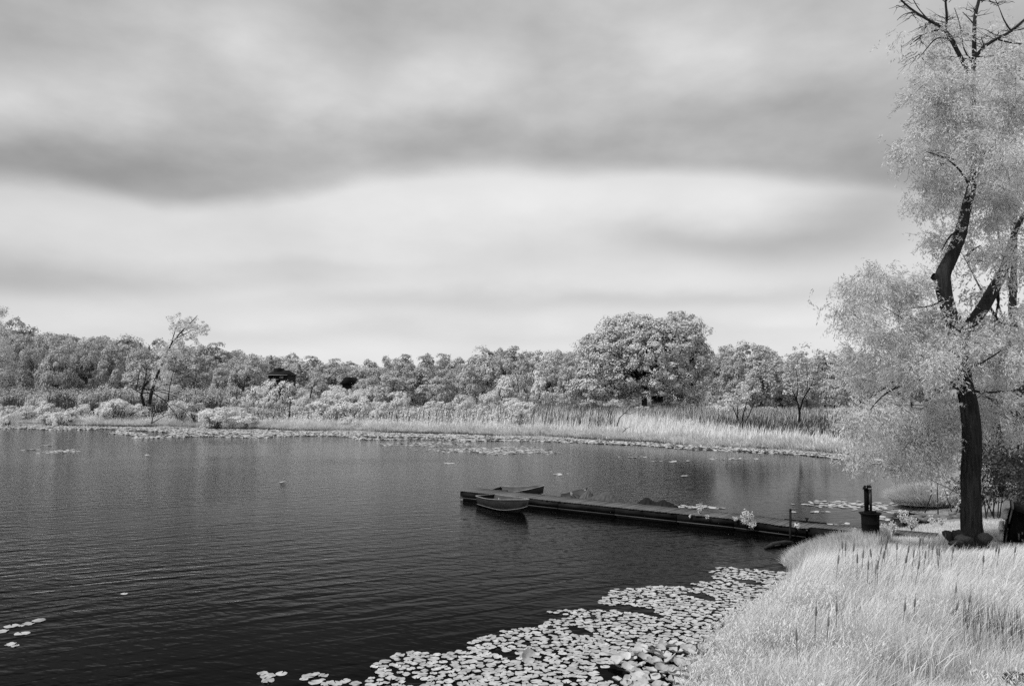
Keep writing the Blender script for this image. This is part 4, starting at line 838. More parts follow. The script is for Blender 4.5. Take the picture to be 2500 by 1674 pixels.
for (a, b, c_, d_) in [(2484, 1278, 2488, 1293), (2493, 1275, 2496, 1280), (2492, 1291, 2495, 1295)]:
    mb = MB(); X0, Z0 = zx(a, d_); X1, Z1 = zx(c_, b); mb.box(X0, X1, -.56, -.502, Z0, Z1); link('fitting', mb.mesh('fitting'), M_FLUE, t)

# ------------------------------------------------------------ rocks
def rock_mesh(seed, ang_=True):
    r_ = np.random.default_rng(seed); n, m_ = 7, 10; V = []
    pl = unit(r_.normal(size=(9, 3))); dd = .5+.35*r_.random(9)
    for i in range(1, n):
        for j in range(m_):
            th = math.pi*i/n; ph = 2*math.pi*j/m_; d_ = np.array([math.sin(th)*math.cos(ph), math.sin(th)*math.sin(ph), math.cos(th)]); q = pl@d_; rr_ = min([dd[k]/q[k] for k in range(9) if q[k] > .08]+[1.15]); V.append(d_*rr_)
    V.append((0, 0, .75)); V.append((0, 0, -.7)); Q = [((i)*m_+j, (i+1)*m_+j, (i+1)*m_+(j+1) % m_, i*m_+(j+1) % m_) for i in range(n-2) for j in range(m_)]
    T_ = [(j, (j+1) % m_, len(V)-2) for j in range(m_)]+[((n-2)*m_+(j+1) % m_, (n-2)*m_+j, len(V)-1) for j in range(m_)]
    mb = MB(); mb.add(V, Q, T_); return mb.mesh('rock')
RK = [rock_mesh(s_) for s_ in range(6)]
for r_ in RK: r_.materials.append(M_ROCK)
DRK = [rock_mesh(s_+20) for s_ in range(5)]
for r_ in DRK: r_.materials.append(M_DROCK)
def rock(px, py, wpx, hpx, D, label, dark=False, group=None, k=None, tilt=0.):
    me = (DRK if dark else RK)[k if k is not None else rng.integers(5)]; x, y, z = wp(px, py, D); z = max(z, gz(x, y)+.02)
    o = link('boulder' if dark else 'rock', me, None, loc=(x, y, z), label=label, category='rock', group=group); o.scale = (wpx*D/F/2, wpx*D/F/2*.9, hpx*D/F/2); o.rotation_euler = (tilt, tilt*.5, rng.random()*6); return o
rock(2316, 1309, 34, 30, 25.6, 'grey angular boulder left of the willow foot', True, k=0); rock(2342, 1308, 34, 34, 25.4, 'black upright boulder against the willow trunk', True, k=1, tilt=.4)
rock(2406, 1313, 36, 34, 25.4, 'dark boulder right of the willow foot', True, k=2); rock(2356, 1318, 44, 26, 24.9, 'low dark boulder in front of the willow foot', True, k=3); rock(2335, 1326, 40, 22, 24.8, 'dark boulder hidden in reeds left of the willow', True, k=4)
rock(2482, 1656, 90, 26, 13.2, 'dark smooth rock in the grass at the lower right corner', True, k=2); rock(2084, 1652, 34, 24, 13.8, 'small black rock among weeds near the bottom edge', True, k=3)
items = []
for i in range(30):
    px = 2205+rng.random()*165; items.append((px, float(np.interp(px, [2205, 2260, 2370], [1262, 1262, 1262]))+rng.normal()*8))
items.sort()
NUMW = 'first second third fourth fifth sixth seventh eighth ninth tenth eleventh twelfth thirteenth fourteenth fifteenth sixteenth seventeenth eighteenth nineteenth twentieth twenty-first twenty-second twenty-third twenty-fourth twenty-fifth twenty-sixth twenty-seventh twenty-eighth twenty-ninth thirtieth'.split()
for i, (px, py) in enumerate(items):
    py = min(1279, max(1246, py)); D = gp(px, py+2, .08)[1]; s_ = 12+13*rng.random()
    rock(px, py, s_*1.3, s_*.75, D, f'grey shore rock in the cove pile, {NUMW[i]} from the left', False, 'shore rocks in the cove')

# ------------------------------------------------------------ the willow
DW = 26.; bx, by, _ = wp(2375, 1320, DW); bz = gz(bx, by); O = np.array([bx, by, bz])
willow = thing('willow_tree', 'large willow with a black forked trunk on the right bank', 'tree', tuple(O))
def traced(pts, dep=0.):
    P = []; 
    for q in pts:
        a, b, w = q[:3]; w = w*.88; dd_ = q[3] if len(q) > 3 else dep; P.append(tuple(np.array(wp(a, b, DW+dd_))-O)+(w*(DW+dd_)/F/2,))
    return np.array(P)
def resample(P, n):
    s_ = np.concatenate([[0], np.cumsum(np.linalg.norm(np.diff(P[:, :3], axis=0), axis=1))]); t_ = np.linspace(0, s_[-1], n)
    Pn = np.stack([np.interp(t_, s_, P[:, k]) for k in range(4)], -1)
    for _ in range(2): Pn[1:-1, :3] = (Pn[:-2, :3]+2*Pn[1:-1, :3]+Pn[2:, :3])/4
    return Pn
def bark_tube(mb, P, sides, ridge=.09):
    n = len(P); T = np.gradient(P[:, :3], axis=0); T = unit(T); U = unit(np.cross(T, [0, 1., 0])); Vv = np.cross(T, U); a = np.arange(sides)*2*math.pi/sides
    s_ = np.arange(n)[:, None]*.16; q = a[None]
    rd = ridge*(np.abs(np.sin(q*7+np.sin(s_*.9)*.8+.5*np.sin(s_*2.3+q*3)))-.5+.5*np.sin(q*15+s_*1.1)*np.sin(s_*1.7+q*4))
    rr_ = P[:, 3][:, None]*(1+rd); ring = P[:, None, :3]+rr_[..., None]*(np.cos(a)[None, :, None]*U[:, None]+np.sin(a)[None, :, None]*Vv[:, None])
    i = np.arange(n-1)[:, None]*sides; j = np.arange(sides)[None]; mb.add(ring.reshape(-1, 3), np.stack([i+j, i+(j+1) % sides, i+sides+(j+1) % sides, i+sides+j], -1).reshape(-1, 4))
mb = MB()
bark_tube(mb, resample(traced([(2376, 1350, 84), (2376, 1330, 70), (2374, 1312, 59), (2372, 1290, 50), (2371, 1230, 47), (2369, 1170, 46), (2372, 1110, 46), (2373, 1055, 46), (2362, 970, 43), (2352, 925, 40), (2342, 870, 40), (2334, 815, 42), (2326, 775, 40)]), 64), 48, .15)
link('trunk', mb.mesh('willow_trunk'), M_BARK, willow)
limbs = [
 ([(2338, 840, 36), (2322, 775, 38), (2310, 739, 38), (2301, 695, 42), (2300, 668, 40), (2318, 640, 35), (2343, 577, 33), (2352, 540, 28), (2358, 510, 26), (2370, 469, 24), (2381, 402, 18), (2379, 335, 15), (2375, 250, 14), (2374, 201, 13), (2379, 152, 13), (2378, 89, 11), (2380, 36, 9), (2391, 0, 8), (2400, -60, 6)], 24),
 ([(2300, 690, 34), (2286, 678, 24), (2277, 673, 18)], 14),
 ([(2340, 860, 34, 0), (2352, 820, 32, .3), (2368, 792, 31, .5), (2398, 756, 33, .8), (2428, 701, 31, 1), (2450, 667, 26, 1.2), (2459, 630, 18, 1.3), (2468, 590, 14, 1.4), (2490, 540, 12, 1.6), (2530, 480, 9, 2)], 18),
 ([(2372, 190, 12), (2348, 145, 11), (2321, 94, 11), (2308, 71, 9), (2268, 51, 7), (2232, 29, 6), (2201, 4, 5), (2180, -25, 4)], 10),
 ([(2308, 72, 8), (2313, 42, 7), (2308, 13, 6), (2309, -30, 5)], 8), ([(2380, 142, 11), (2402, 112, 9), (2433, 96, 8), (2469, 78, 7), (2500, 49, 7), (2545, 15, 6)], 8),
 ([(2433, 709, 10, 1), (2441, 726, 8, 1), (2430, 773, 6, 1), (2426, 816, 4, 1)], 6), ([(2360, 640, 6, 0), (2385, 635, 5, -.2), (2410, 640, 3, -.3)], 5), ([(2360, 625, 7), (2375, 610, 5), (2392, 600, 3)], 5),
 ([(2350, 950, 18, 0), (2330, 940, 15, -.4), (2300, 927, 11, .2), (2275, 890, 7, .6), (2257, 868, 6, .9), (2232, 862, 5, 1.1), (2215, 842, 4, 1.2), (2170, 838, 3, 1.3), (2130, 850, 2, 1.3)], 8), ([(2300, 927, 8, .3), (2262, 922, 6, .3), (2225, 930, 5, -.3), (2193, 944, 5, -1.0), (2165, 958, 5, -1.9), (2142, 974, 4, -2.0), (2125, 1000, 2.5, -2.0)], 6),
 ([(2300, 735, 7, .6), (2262, 752, 5, 1), (2225, 748, 4, 1.2), (2190, 768, 3.5, 1.5), (2150, 745, 2.5, 1.8)], 6), ([(2345, 560, 7, 0), (2318, 575, 5, -.3), (2300, 610, 3, -.4)], 5), ([(2370, 460, 7), (2345, 415, 6, -.5), (2310, 385, 4, -.8), (2260, 370, 3, -1)], 5), ([(2375, 300, 7), (2350, 275, 5, -.4), (2320, 275, 3, -.6)], 5), ([(2378, 160, 6), (2350, 120, 4, .5), (2345, 60, 3, .8), (2330, 20, 2, 1)], 5),
 ([(2308, 72, 6), (2275, 75, 4), (2245, 90, 3), (2222, 110, 2)], 5), ([(2322, 95, 5), (2285, 90, 4), (2262, 120, 3), (2240, 145, 2)], 5), ([(2268, 51, 4), (2240, 20, 3), (2225, -10, 2)], 5), ([(2232, 29, 3), (2205, 35, 2), (2190, 50, 1.5)], 5),
 ([(2469, 78, 5), (2450, 50, 4), (2440, 20, 2), (2425, -10, 2)], 5), ([(2433, 96, 5), (2465, 105, 4), (2500, 108, 4), (2540, 120, 3)], 5), ([(2402, 112, 4), (2395, 90, 2)], 5), ([(2378, 60, 4), (2365, 45, 3), (2350, 30, 2)], 5),
 ([(2385, 138, 5), (2420, 140, 4), (2460, 125, 4), (2500, 130, 3)], 5), ([(2362, 950, 10), (2400, 960, 7, .5), (2450, 955, 5, 1), (2510, 950, 4, 1.5)], 6), ([(2355, 900, 9), (2400, 885, 6, -.5), (2445, 855, 4, -1)], 6)]
for P, sd_ in limbs:
    mb = MB(); q = traced(P); bark_tube(mb, resample(q, max(8, int(len(P)*2.5 if sd_ < 18 else len(P)*4))), sd_, .07); link('limb', mb.mesh('willow_limb'), M_BARK, willow)
# fine twigs of the thin top and the sides
tw = MB()
for (ax_, ay_, n_, sp_, up_) in [(2201, 10, 5, 18, 0), (2232, 30, 7, 16, -.2), (2268, 52, 8, 16, -.3), (2308, 50, 8, 20, .4), (2309, 5, 5, 14, .8), (2321, 94, 7, 14, -.1), (2348, 140, 6, 14, 0), (2380, 40, 7, 18, .6), (2378, 95, 6, 12, .4), (2400, 108, 6, 12, .6), (2435, 92, 8, 16, .7), (2470, 76, 7, 14, .5), (2430, 10, 5, 14, .5), (2395, 0, 5, 12, .6), (2250, 90, 6, 14, -.6), (2235, 130, 5, 14, -.6), (2300, 380, 8, 30, -.3), (2320, 280, 8, 26, -.3), (2180, 765, 8, 30, -.5), (2230, 850, 8, 30, -.6), (2190, 945, 8, 26, -.8), (2150, 1000, 6, 20, -.9), (2260, 1060, 8, 30, -1), (2410, 960, 7, 24, -.4), (2420, 620, 6, 24, -.2)]:
    for _ in range(n_):
        x0, y0 = ax_+rng.normal()*sp_*.3, ay_+rng.normal()*sp_*.3; an = rng.normal()*1.1+(0 if rng.random() < .5 else math.pi); L0 = 28+34*rng.random(); dz = rng.normal()*.6
        q = []; 
        for t_ in np.linspace(0, 1, 6): q.append((x0+math.cos(an)*L0*t_+rng.normal()*1.5, y0-L0*t_*up_*(1 if up_ > 0 else 1)*.7+rng.normal()*1.5+8*t_*t_, 2.6*(1-t_*.7), dz*t_))
        P_ = traced(q); tw.tube(P_[:, :3], P_[:, 3], 3, False)
        if rng.random() < .8:
            i_ = 2; q2 = [(q[i_][0], q[i_][1], 1.8, dz*.4)]+[(q[i_][0]+math.cos(an+.8)*L0*.25*k_, q[i_][1]-math.sin(.8)*L0*.2*k_*(1 if up_ > 0 else -1)+rng.normal(), 1.4-.3*k_, dz*.5) for k_ in (1, 2, 3)]
            P_ = traced(q2); tw.tube(P_[:, :3], P_[:, 3], 3, False)
link('fine_twigs', tw.mesh('fine_twigs'), M_BARK, willow, kind='stuff')
# foliage: drooping sprays of narrow leaves inside blobs seen at these places
def sprays(mb, st, blobs, DD, O, dens, droop=.6, nl=14, Lm=.42, leafL=.115, leafW=.032):
    for (cx, cy_, rx, ry, ds) in blobs:
        k = DD/F; n = int(dens*ds*math.pi*rx*ry*k*k)
        if n < 1: continue
        off_ = (1.3+rng.random()*.6) if (st is not None and DD < 27 and ((abs(cx-2370) < 75 and cy_ > 925) or (abs(cx-2345) < 50 and 380 < cy_ < 700))) else rng.normal()*.9
        c = np.array(wp(cx, cy_, DD+off_)); ext = np.array([rx*k, (rx+ry)/2*k*1.05, ry*k]); nc_ = max(3, n//34)
        lc = rdir(nc_); cc = lc*(rng.random(nc_)**.42*.94)[:, None]*ext; ii = rng.integers(nc_, size=n); l = unit(cc[ii]+rng.normal(size=(n, 3))*.3)
        P0 = c+cc[ii]+rng.normal(size=(n, 3))*[.2, .2, .15]*(1+.8*(rng.random(n) < .25))[:, None]*(k/.0134)**.7; d_ = unit(l*[1, 1, .8]*.9+rng.normal(size=(n, 3))*.45-[0, 0, droop]); Ls = Lm*(.6+.8*rng.random(n))
        t_ = (np.arange(nl)+.5)/nl; cur = np.stack([t_*1., t_**2*.25], -1)
        P = P0[:, None]+d_[:, None]*(Ls[:, None, None]*t_[None, :, None]); P[..., 2] -= (Ls[:, None]*t_[None]**2*.35); P = P.reshape(-1, 3)
        ax = unit(np.repeat(d_, nl, 0)*.7+rng.normal(size=(n*nl, 3))*.55-[0, 0, .35]); P = P+ax*leafL*.4+rng.normal(size=P.shape)*.035
        N = unit(np.cross(ax, rng.normal(size=(n*nl, 3)))); leaf_quads(mb, P-O, N, leafL*(.7+.6*rng.random(n*nl)), leafW*(.8+.5*rng.random(n*nl)), ax)
        m_ = n//3
        if m_ and st is not None:
            a = P0[:m_]-O; b = a+d_[:m_]*Ls[:m_, None]-[0, 0, .08]; w_ = unit(np.cross(d_[:m_], [0, 1., 0]))*.006
            st.add(np.stack([a-w_, a+w_, b+w_*.3, b-w_*.3], 1).reshape(-1, 3), np.arange(4*m_).reshape(m_, 4))
WB = [(2290, 200, 60, 45, .9), (2335, 175, 50, 30, .8), (2300, 265, 85, 50, .9), (2255, 370, 72, 50, 1), (2300, 325, 75, 55, 1), (2225, 395, 38, 30, .9), (2300, 440, 66, 66, 1), (2255, 500, 40, 30, .9), (2290, 590, 38, 52, .7), (2345, 210, 55, 45, 1), (2430, 250, 85, 85, .9), (2450, 370, 85, 70, .9),
      (2430, 490, 85, 65, .9), (2480, 610, 55, 60, .8), (2395, 600, 45, 40, .5), (2470, 150, 60, 50, .4), (2212, 112, 28, 25, .35), (2250, 135, 40, 30, .6), (2240, 60, 60, 45, .22), (2360, 50, 60, 50, .2), (2300, 110, 50, 60, .28), (2440, 60, 60, 50, .35), (2470, 100, 40, 40, .5), (2340, 420, 40, 60, .8), (2370, 540, 30, 30, .5), (2520, 480, 50, 90, .9), (2540, 260, 60, 120, .8),
      (2290, 660, 25, 30, .4),
      (2125, 690, 58, 44, 1.1), (2078, 745, 34, 46, 1.0), (2128, 655, 22, 26, .7), (2180, 670, 30, 24, .6), (2190, 705, 62, 50, 1.2), (2108, 785, 56, 44, 1.1), (2195, 805, 80, 50, 1), (2055, 850, 26, 20, .55), (2290, 800, 62, 52, 1), (2330, 835, 55, 48, 1), (2400, 860, 75, 52, 1), (2480, 860, 55, 70, .9), (2150, 880, 56, 42, 1.0), (2200, 945, 72, 50, .9), (2260, 890, 75, 60, 1),
      (2130, 1010, 52, 62, 1.1), (2085, 1010, 26, 40, .8), (2060, 905, 26, 30, .5), (2200, 1045, 72, 62, 1), (2270, 1030, 60, 70, 1), (2105, 1085, 34, 38, 1.), (2180, 1110, 52, 36, 1.), (2255, 1110, 50, 42, .9), (2305, 970, 45, 52, .9), (2430, 955, 62, 65, .8), (2480, 1010, 50, 65, .8), (2345, 900, 26, 40, .6), (2098, 950, 36, 34, .9), (2310, 1080, 30, 70, .7), (2400, 1040, 35, 50, .7), (2375, 790, 30, 30, .3), (2440, 780, 60, 45, .5), (2355, 1000, 30, 26, .3), (2380, 1120, 22, 40, .25), (2395, 1180, 14, 26, .25)]
mb = MB(); st = MB(); sprays(mb, st, WB, DW, O, 168, nl=12, Lm=.36, leafL=.12, leafW=.029)
link('foliage', mb.mesh('willow_foliage'), M_WILLOW, willow, kind='stuff'); link('twigs', st.mesh('willow_twigs'), M_BARK, willow, kind='stuff')
# trees behind the willow on the right
def back_tree(label, px, D, hz, blobs, dens, mat, name='bank_tree', lw=14, leafL=.2, leafW=.07):
    x, y, _ = wp(px, 1200, D); z = gz(x, y); O = np.array([x, y, z]); t = thing(name, label, 'tree', tuple(O)); mb = MB()
    sprays(mb, None, blobs, D, O, dens, nl=10, Lm=.6, leafL=leafL, leafW=leafW, droop=.3); link('crown', mb.mesh(name+'_crown'), mat, t)
    mb = MB(); mb.tube([(0, 0, -.3), (.1, .1, hz*.3), (-.1, .2, hz*.6), (.2, 0, hz)], [.3, .24, .18, .05], 8)
    for (cx, cy_, rx, ry, ds) in blobs[::2]:
        c = np.array(wp(cx, cy_, D))-O; a = np.array([0, .1, max(.5, min(hz*.8, c[2]*.6))]); mb.tube([a, (a+c)/2+[0, 0, -.2], c], [.1, .06, .02], 5, False)
    link('trunk', mb.mesh(name+'_trunk', True), M_BARK, t); return t
back_tree('tall grey tree behind the willow, filling the right edge', 2500, 37., 15, [(2480, 140, 70, 70, 1), (2500, 260, 100, 90, 1), (2460, 380, 90, 80, 1), (2530, 440, 90, 90, 1), (2420, 480, 60, 60, .9), (2490, 580, 90, 80, 1), (2420, 680, 70, 60, .8), (2500, 740, 90, 80, 1), (2560, 640, 90, 120, 1), (2440, 830, 80, 60, 1), (2530, 880, 90, 80, 1), (2580, 260, 80, 140, 1), (2350, 620, 40, 50, .35)], 16, M_TREE)
back_tree('leafy tree behind the willow trunk, its shade painted into dark leaves', 2440, 39., 8, [(2420, 950, 80, 70, 1), (2500, 980, 80, 80, 1), (2380, 1020, 70, 70, 1), (2450, 1090, 80, 70, 1), (2530, 1110, 70, 80, 1), (2330, 1080, 50, 60, .9), (2290, 1020, 60, 60, .7)], 26, M_SHADE, 'shade_tree')
def hedge_blob(label, blobs, D, dens, mat, name='shade_bush', leafL=.13, leafW=.06, dr=.15):
    cx = sum(b[0] for b in blobs)/len(blobs); x, y, _ = wp(cx, 1250, D); z = gz(x, y); O = np.array([x, y, z]); t = thing(name, label, 'bush', tuple(O)); mb = MB(); st = MB()
    sprays(mb, st, blobs, D, O, dens, nl=9, Lm=.35, leafL=leafL, leafW=leafW, droop=dr); link('foliage', mb.mesh(name), mat, t); 
    s2 = MB()
    for q in range(9):
        a = rng.normal(size=3)*[.6, .3, 0]; s2.tube([a, a+[rng.normal()*.3, 0, .8], a+[rng.normal()*.6, 0, 1.7]], [.03, .02, .01], 5, False)
    link('stems', s2.mesh(name+'_stems'), M_BARK, t)
hedge_blob('bush right of the willow trunk with canopy shade in its leaf colour', [(2430, 1210, 50, 48, 1), (2410, 1160, 40, 40, 1), (2455, 1150, 40, 50, 1), (2430, 1100, 50, 40, 1)], 33.5, 60, M_SHADE)
hedge_blob('bush behind the pedal boat, leaves coloured dark as if shaded', [(2500, 1200, 50, 60, 1), (2540, 1150, 50, 60, 1), (2500, 1120, 50, 50, 1), (2560, 1240, 50, 50, 1)], 33.0, 60, M_SHADE)
hedge_blob('leafy bush hanging left of the willow trunk over the cove', [(2330, 1150, 30, 40, 1), (2300, 1130, 40, 35, 1), (2335, 1200, 26, 34, 1)], 36., 60, M_WILLOW)
# the round grass tussock in the cove
x, y, _ = wp(2275, 1240, 38.3); z = gz(x, y); mb = MB(); n = 12000; a = rng.random(n)*6.28; r_ = rng.random(n)**.5; px_ = np.stack([np.cos(a)*r_*1.75, np.sin(a)*r_*1.1, np.zeros(n)], -1)
dirn = np.stack([np.cos(a)*r_*.55-.1, np.sin(a)*r_*.4], -1); blades(mb, px_, (.55+.65*rng.random(n))*(1.1-.55*r_**2), dirn+rng.normal(size=(n, 2))*.1, .025+.02*rng.random(n), 3)
t = thing('grass_tussock', 'large round pale grass tussock on the cove shore', 'grass clump', (x, y, z)); link('blades', mb.mesh('tussock'), M_WEED, t)
mb = MB(); n = 1500; a = rng.random(n)*6.28; P = np.stack([np.cos(a)*1.6*(.8+.2*rng.random(n)), np.sin(a)*1.1, -.1+.35*rng.random(n)], -1); blades(mb, P, .3, rng.normal(size=(n, 2))*.1, .03, 1); link('dark_base', mb.mesh('tussock_base'), M_SHADE, t)  # darker blades ringing the foot of the tussock

# ------------------------------------------------------------ near bank vegetation
def region(n, poly_px=None, xr=None, yr=None, cond=None):
    xs, ys = [], []; got = 0
    while got < n:
        x = xr[0]+(xr[1]-xr[0])*rng.random(n*2); y = yr[0]+(yr[1]-yr[0])*rng.random(n*2); d = shore_dist(x, y); k = cond(x, y, d); xs.append(x[k]); ys.append(y[k]); got += k.sum()
    x = np.concatenate(xs)[:n]; y = np.concatenate(ys)[:n]; return x, y, shore_dist(x, y)
fov = lambda x, y: x/y < .68
# lawn
mb = MB(); n = 52000; x, y, d = region(n, xr=(10, 26), yr=(21.5, 36), cond=lambda x, y, d: (d > .2) & fov(x, y) & (y > 24.0) & ((y < 32.8) | (x < 15)))
blades(mb, P3(x, y, d), .06+.10*rng.random(n), rng.normal(size=(n, 2))*.04, .012+.01*rng.random(n), 1); stuff('lawn_grass', mb.mesh('lawn_grass'), M_GRASS, 'short pale lawn around the willow and the black drum', 'grass')
# fine grass mound at the waterside
mb = MB(); n = 42000; x, y, d = region(n, xr=(7, 15), yr=(22, 31.5), cond=lambda x, y, d: (d > -.15) & (d < 2.6) & (x/y < .47))
h = (.3+.35*rng.random(n))*(.6+.5*sstep(d, 0, 1.2)); h = np.where(y > 28.3, h*.55, h); blades(mb, P3(x, y, d), h, np.stack([-.10+.12*rng.normal(size=n), -.05+.12*rng.normal(size=n)], -1), .010+.008*rng.random(n), 2)
stuff('waterside_grass', mb.mesh('waterside_grass'), M_GRASS, 'fine pale grass mound at the water edge before the dock', 'grass')
# cattail leaves: all leaning to the right
def top_z(y): return np.interp(y, [13, 16, 19, 22, 24], [1.15, 1.35, 1.5, 1.5, 1.2])
mb = MB(); n = 32000; x, y, d = region(n, xr=(6.5, 17), yr=(16.5, 24), cond=lambda x, y, d: (d > .5) & fov(x, y) & (x > 6.8+(22-y)*.15))
P = P3(x, y, d); h = (top_z(y)-P[:, 2])*(.55+.55*rng.random(n))*(.92+.14*wob(x, y, .8)); blades(mb, P, h, np.stack([.38+.2*rng.normal(size=n)+.12*wob(x, y, 1.2), .1*rng.normal(size=n)], -1), .011+.009*rng.random(n), 3, 1.5)
stuff('cattail_leaves', mb.mesh('cattail_leaves'), M_GRASS, 'dense pale cattail leaves blown to the right on the bank', 'reeds')
# mixed weeds with small leaves
mb = MB(); n = 4200; x, y, d = region(n, xr=(3, 13), yr=(12, 21.5), cond=lambda x, y, d: (d > -.7*rng.random(len(x))**2-.05) & fov(x, y) & ((d < 2.2) | ((y < 18.5) & (wob(x, y, .8) > .35))))
P = P3(x, y, d); h = (.55+.4*rng.random(n))*(.6+.4*sstep(d, 0, 1))*(.8+.25*wob(x, y, .7)); nl = 15
t_ = .25+.75*(np.arange(nl)+.5)/nl; ln2 = rng.normal(size=(n, 2))*.12; Q3 = P[:, None]+np.concatenate([ln2[:, None]*t_[None, :, None]**2, (h[:, None]*t_[None])[..., None]], -1)
a = (np.arange(nl)*2.4)[None]+rng.random((n, 1))*6.28; ax = np.stack([np.cos(a), np.sin(a), .9+0*a], -1); Q3 = Q3+ax*.035
leaf_quads(mb, Q3.reshape(-1, 3), unit(np.stack([-np.cos(a)*.6, -np.sin(a)*.6, .8+0*a], -1)+rng.normal(size=(n, nl, 3))*.5).reshape(-1, 3), .07+.05*rng.random(n*nl), .012+.014*rng.random(n*nl), ax.reshape(-1, 3))
blades(mb, P, h, ln2, .008, 1)
stuff('bank_weeds', mb.mesh('bank_weeds'), M_WEED, 'bright small-leaved weeds along the near bank', 'weeds')
# broad arching blades among the finer grass
mb = MB(); n = 4200; x, y, d = region(n, xr=(4, 14), yr=(12, 22.5), cond=lambda x, y, d: (d > .3) & fov(x, y) & (wob(x+1, y, 1.4) > -.2))
P = P3(x, y, d); blades(mb, P, (.6+.5*rng.random(n)), np.stack([.30+.25*rng.normal(size=n), .2*rng.normal(size=n)], -1), .022+.016*rng.random(n), 4, 2.4)
stuff('broad_blades', mb.mesh('broad_blades'), M_WEED, 'broad pale arching blades among the finer bank grass', 'grass')
# long fine grass in the lower right
mb = MB(); n = 44000; x, y, d = region(n, xr=(4, 13), yr=(11.2, 19.5), cond=lambda x, y, d: (d > .5) & fov(x, y))
P = P3(x, y, d); h = (.5+.6*rng.random(n))*(.78+.34*wob(x, y, .75)); w_ = wob(x+3, y, 1.7); blades(mb, P, h, np.stack([.16*w_+.10+.2*rng.normal(size=n), -.05+.16*rng.normal(size=n)], -1), .007+.007*rng.random(n), 3)
stuff('long_grass', mb.mesh('long_grass'), M_GRASS, 'long fine arching grass in the lower right corner', 'grass')
# dry dark stems among them
mb = MB(); n = 420; x, y, d = region(n, xr=(4, 13), yr=(13, 20), cond=lambda x, y, d: (d > .6) & fov(x, y)); blades(mb, P3(x, y, d), .9+.4*rng.random(n), rng.normal(size=(n, 2))*.12, .008, 2)
n = 160; x = 9.3+rng.normal(size=n)*.35; y = 15.6+rng.normal(size=n)*.5; blades(mb, P3(x, y), 1.1+.3*rng.random(n), rng.normal(size=(n, 2))*.07, .010, 2)
stuff('dry_stems', mb.mesh('dry_stems'), M_DREED, 'thin dark dry stems standing in the bank grass', 'stems')

# cattails, each its own plant
mb = MB(); mb.tube([(0, 0, 0), (.02, 0, .5), (.05, 0, .8), (.07, 0, 1.0)], [.007, .006, .005, .003], 5, False); cst = mb.mesh('cattail_stem', True)
mb = MB(); mb.tube([(.045, 0, .76), (.047, 0, .77), (.052, 0, .84), (.058, 0, .90), (.059, 0, .91)], [.004, .016, .018, .015, .003], 8); csp = mb.mesh('cattail_spike', True)
mb = MB(); blades(mb, np.zeros((5, 3)), 1.0, np.array([(.2, .05), (.3, -.1), (.1, .1), (.35, 0), (-.1, -.1)]), .02, 4); clf = mb.mesh('cattail_blades')
cats = [(2068, 1327), (2072, 1334), (2083, 1334), (2104, 1350), (2098, 1362), (2040, 1363), (2138, 1340), (2141, 1350), (2147, 1349), (2122, 1378), (2136, 1389), (2147, 1378), (2174, 1318), (2193, 1331), (2197, 1358), (2225, 1349), (2231, 1314), (2251, 1320), (2258, 1318), (2269, 1329), (2276, 1332), (2255, 1352), (2294, 1347), (2303, 1345), (2322, 1338), (2287, 1316), (2400, 1363), (2421, 1334), (2434, 1341), (2470, 1338), (2230, 1376), (2323, 1437), (2361, 1457), (2320, 1473), (2233, 1470), (2204, 1480), (1995, 1490), (2021, 1519), (1962, 1551), (2050, 1480), (2160, 1330), (2210, 1338)]
def cat_label(px, py):
    if px < 2060 and py > 1450: return {1995: 'brown cattail standing alone among weeds, left of the reed bed', 2021: 'leaning cattail low among weeds near the waterside', 1962: 'lowest cattail, nearest the lily pads', 2050: 'small faint cattail among the bright weeds'}[px]
    ref = [(2125, 'the black drum'), (2372, 'the willow trunk'), (2470, 'the pedal boat')]; q = min(ref, key=lambda r: abs(r[0]-px)); return q
cl = {}
for i, (px, py) in enumerate(cats):
    L_ = cat_label(px, py)
    if not isinstance(L_, str): cl.setdefault((L_, 'left' if px < L_[0] else 'right', py > 1400), []).append(i)
labs = {}
for (L_, sd_, low), ids in cl.items():
    ids.sort(key=lambda i: abs(cats[i][0]-L_[0]))
    for k_, i in enumerate(ids): labs[i] = f'{"low " if low else ""}cattail spike, {ORD[min(k_, 15)]} to the {sd_} of the column of {L_[1]}'
for i, (px, py) in enumerate(cats):
    zt = 1.55 if py < 1400 else 1.42; D = gp(px, py, zt)[1]; x, y, z1 = wp(px, py, D); z0 = gz(x-.06, y); hh_ = (zt-z0)/.84
    L_ = labs.get(i) or cat_label(px, py)
    t = thing('cattail', L_, 'cattail', (x-.055*hh_, y, z0), rng.normal()*.3, 'cattails on the near bank'); t.scale = (1.2, 1.2, hh_); t.rotation_euler = (rng.normal()*.05, .06+rng.normal()*.09, rng.normal()*.5)
    link('stem', cst, M_STEM, t); link('spike', csp, M_SPIKE, t); link('blades', clf, M_GRASS, t)

# small weeds along the cove edge and lawn
for (lab, px, py, r_, n, D) in [('broad pale weed at the cove edge right of the drum', 2225, 1278, 17, 420, 29.5), ('low leafy weed just right of the drum', 2180, 1288, 15, 300, 29.0), ('pale weed clump at the waterline, tallest there', 2205, 1262, 16, 360, 32.), ('bright big-leaved weed by the shore rocks', 2273, 1268, 12, 160, 31.5), ('pale weed between drum and rocks', 2155, 1290, 12, 220, 28.8), ('leafy weed at the near foot of the rocks', 2300, 1272, 10, 150, 31.), ('short weed hiding the shore end of the gangway', 2090, 1300, 12, 260, 28.6)]:
    weed(lab, px, py, D, r_, n, 'shore_weed', .08, 'weeds along the cove', 1.1)
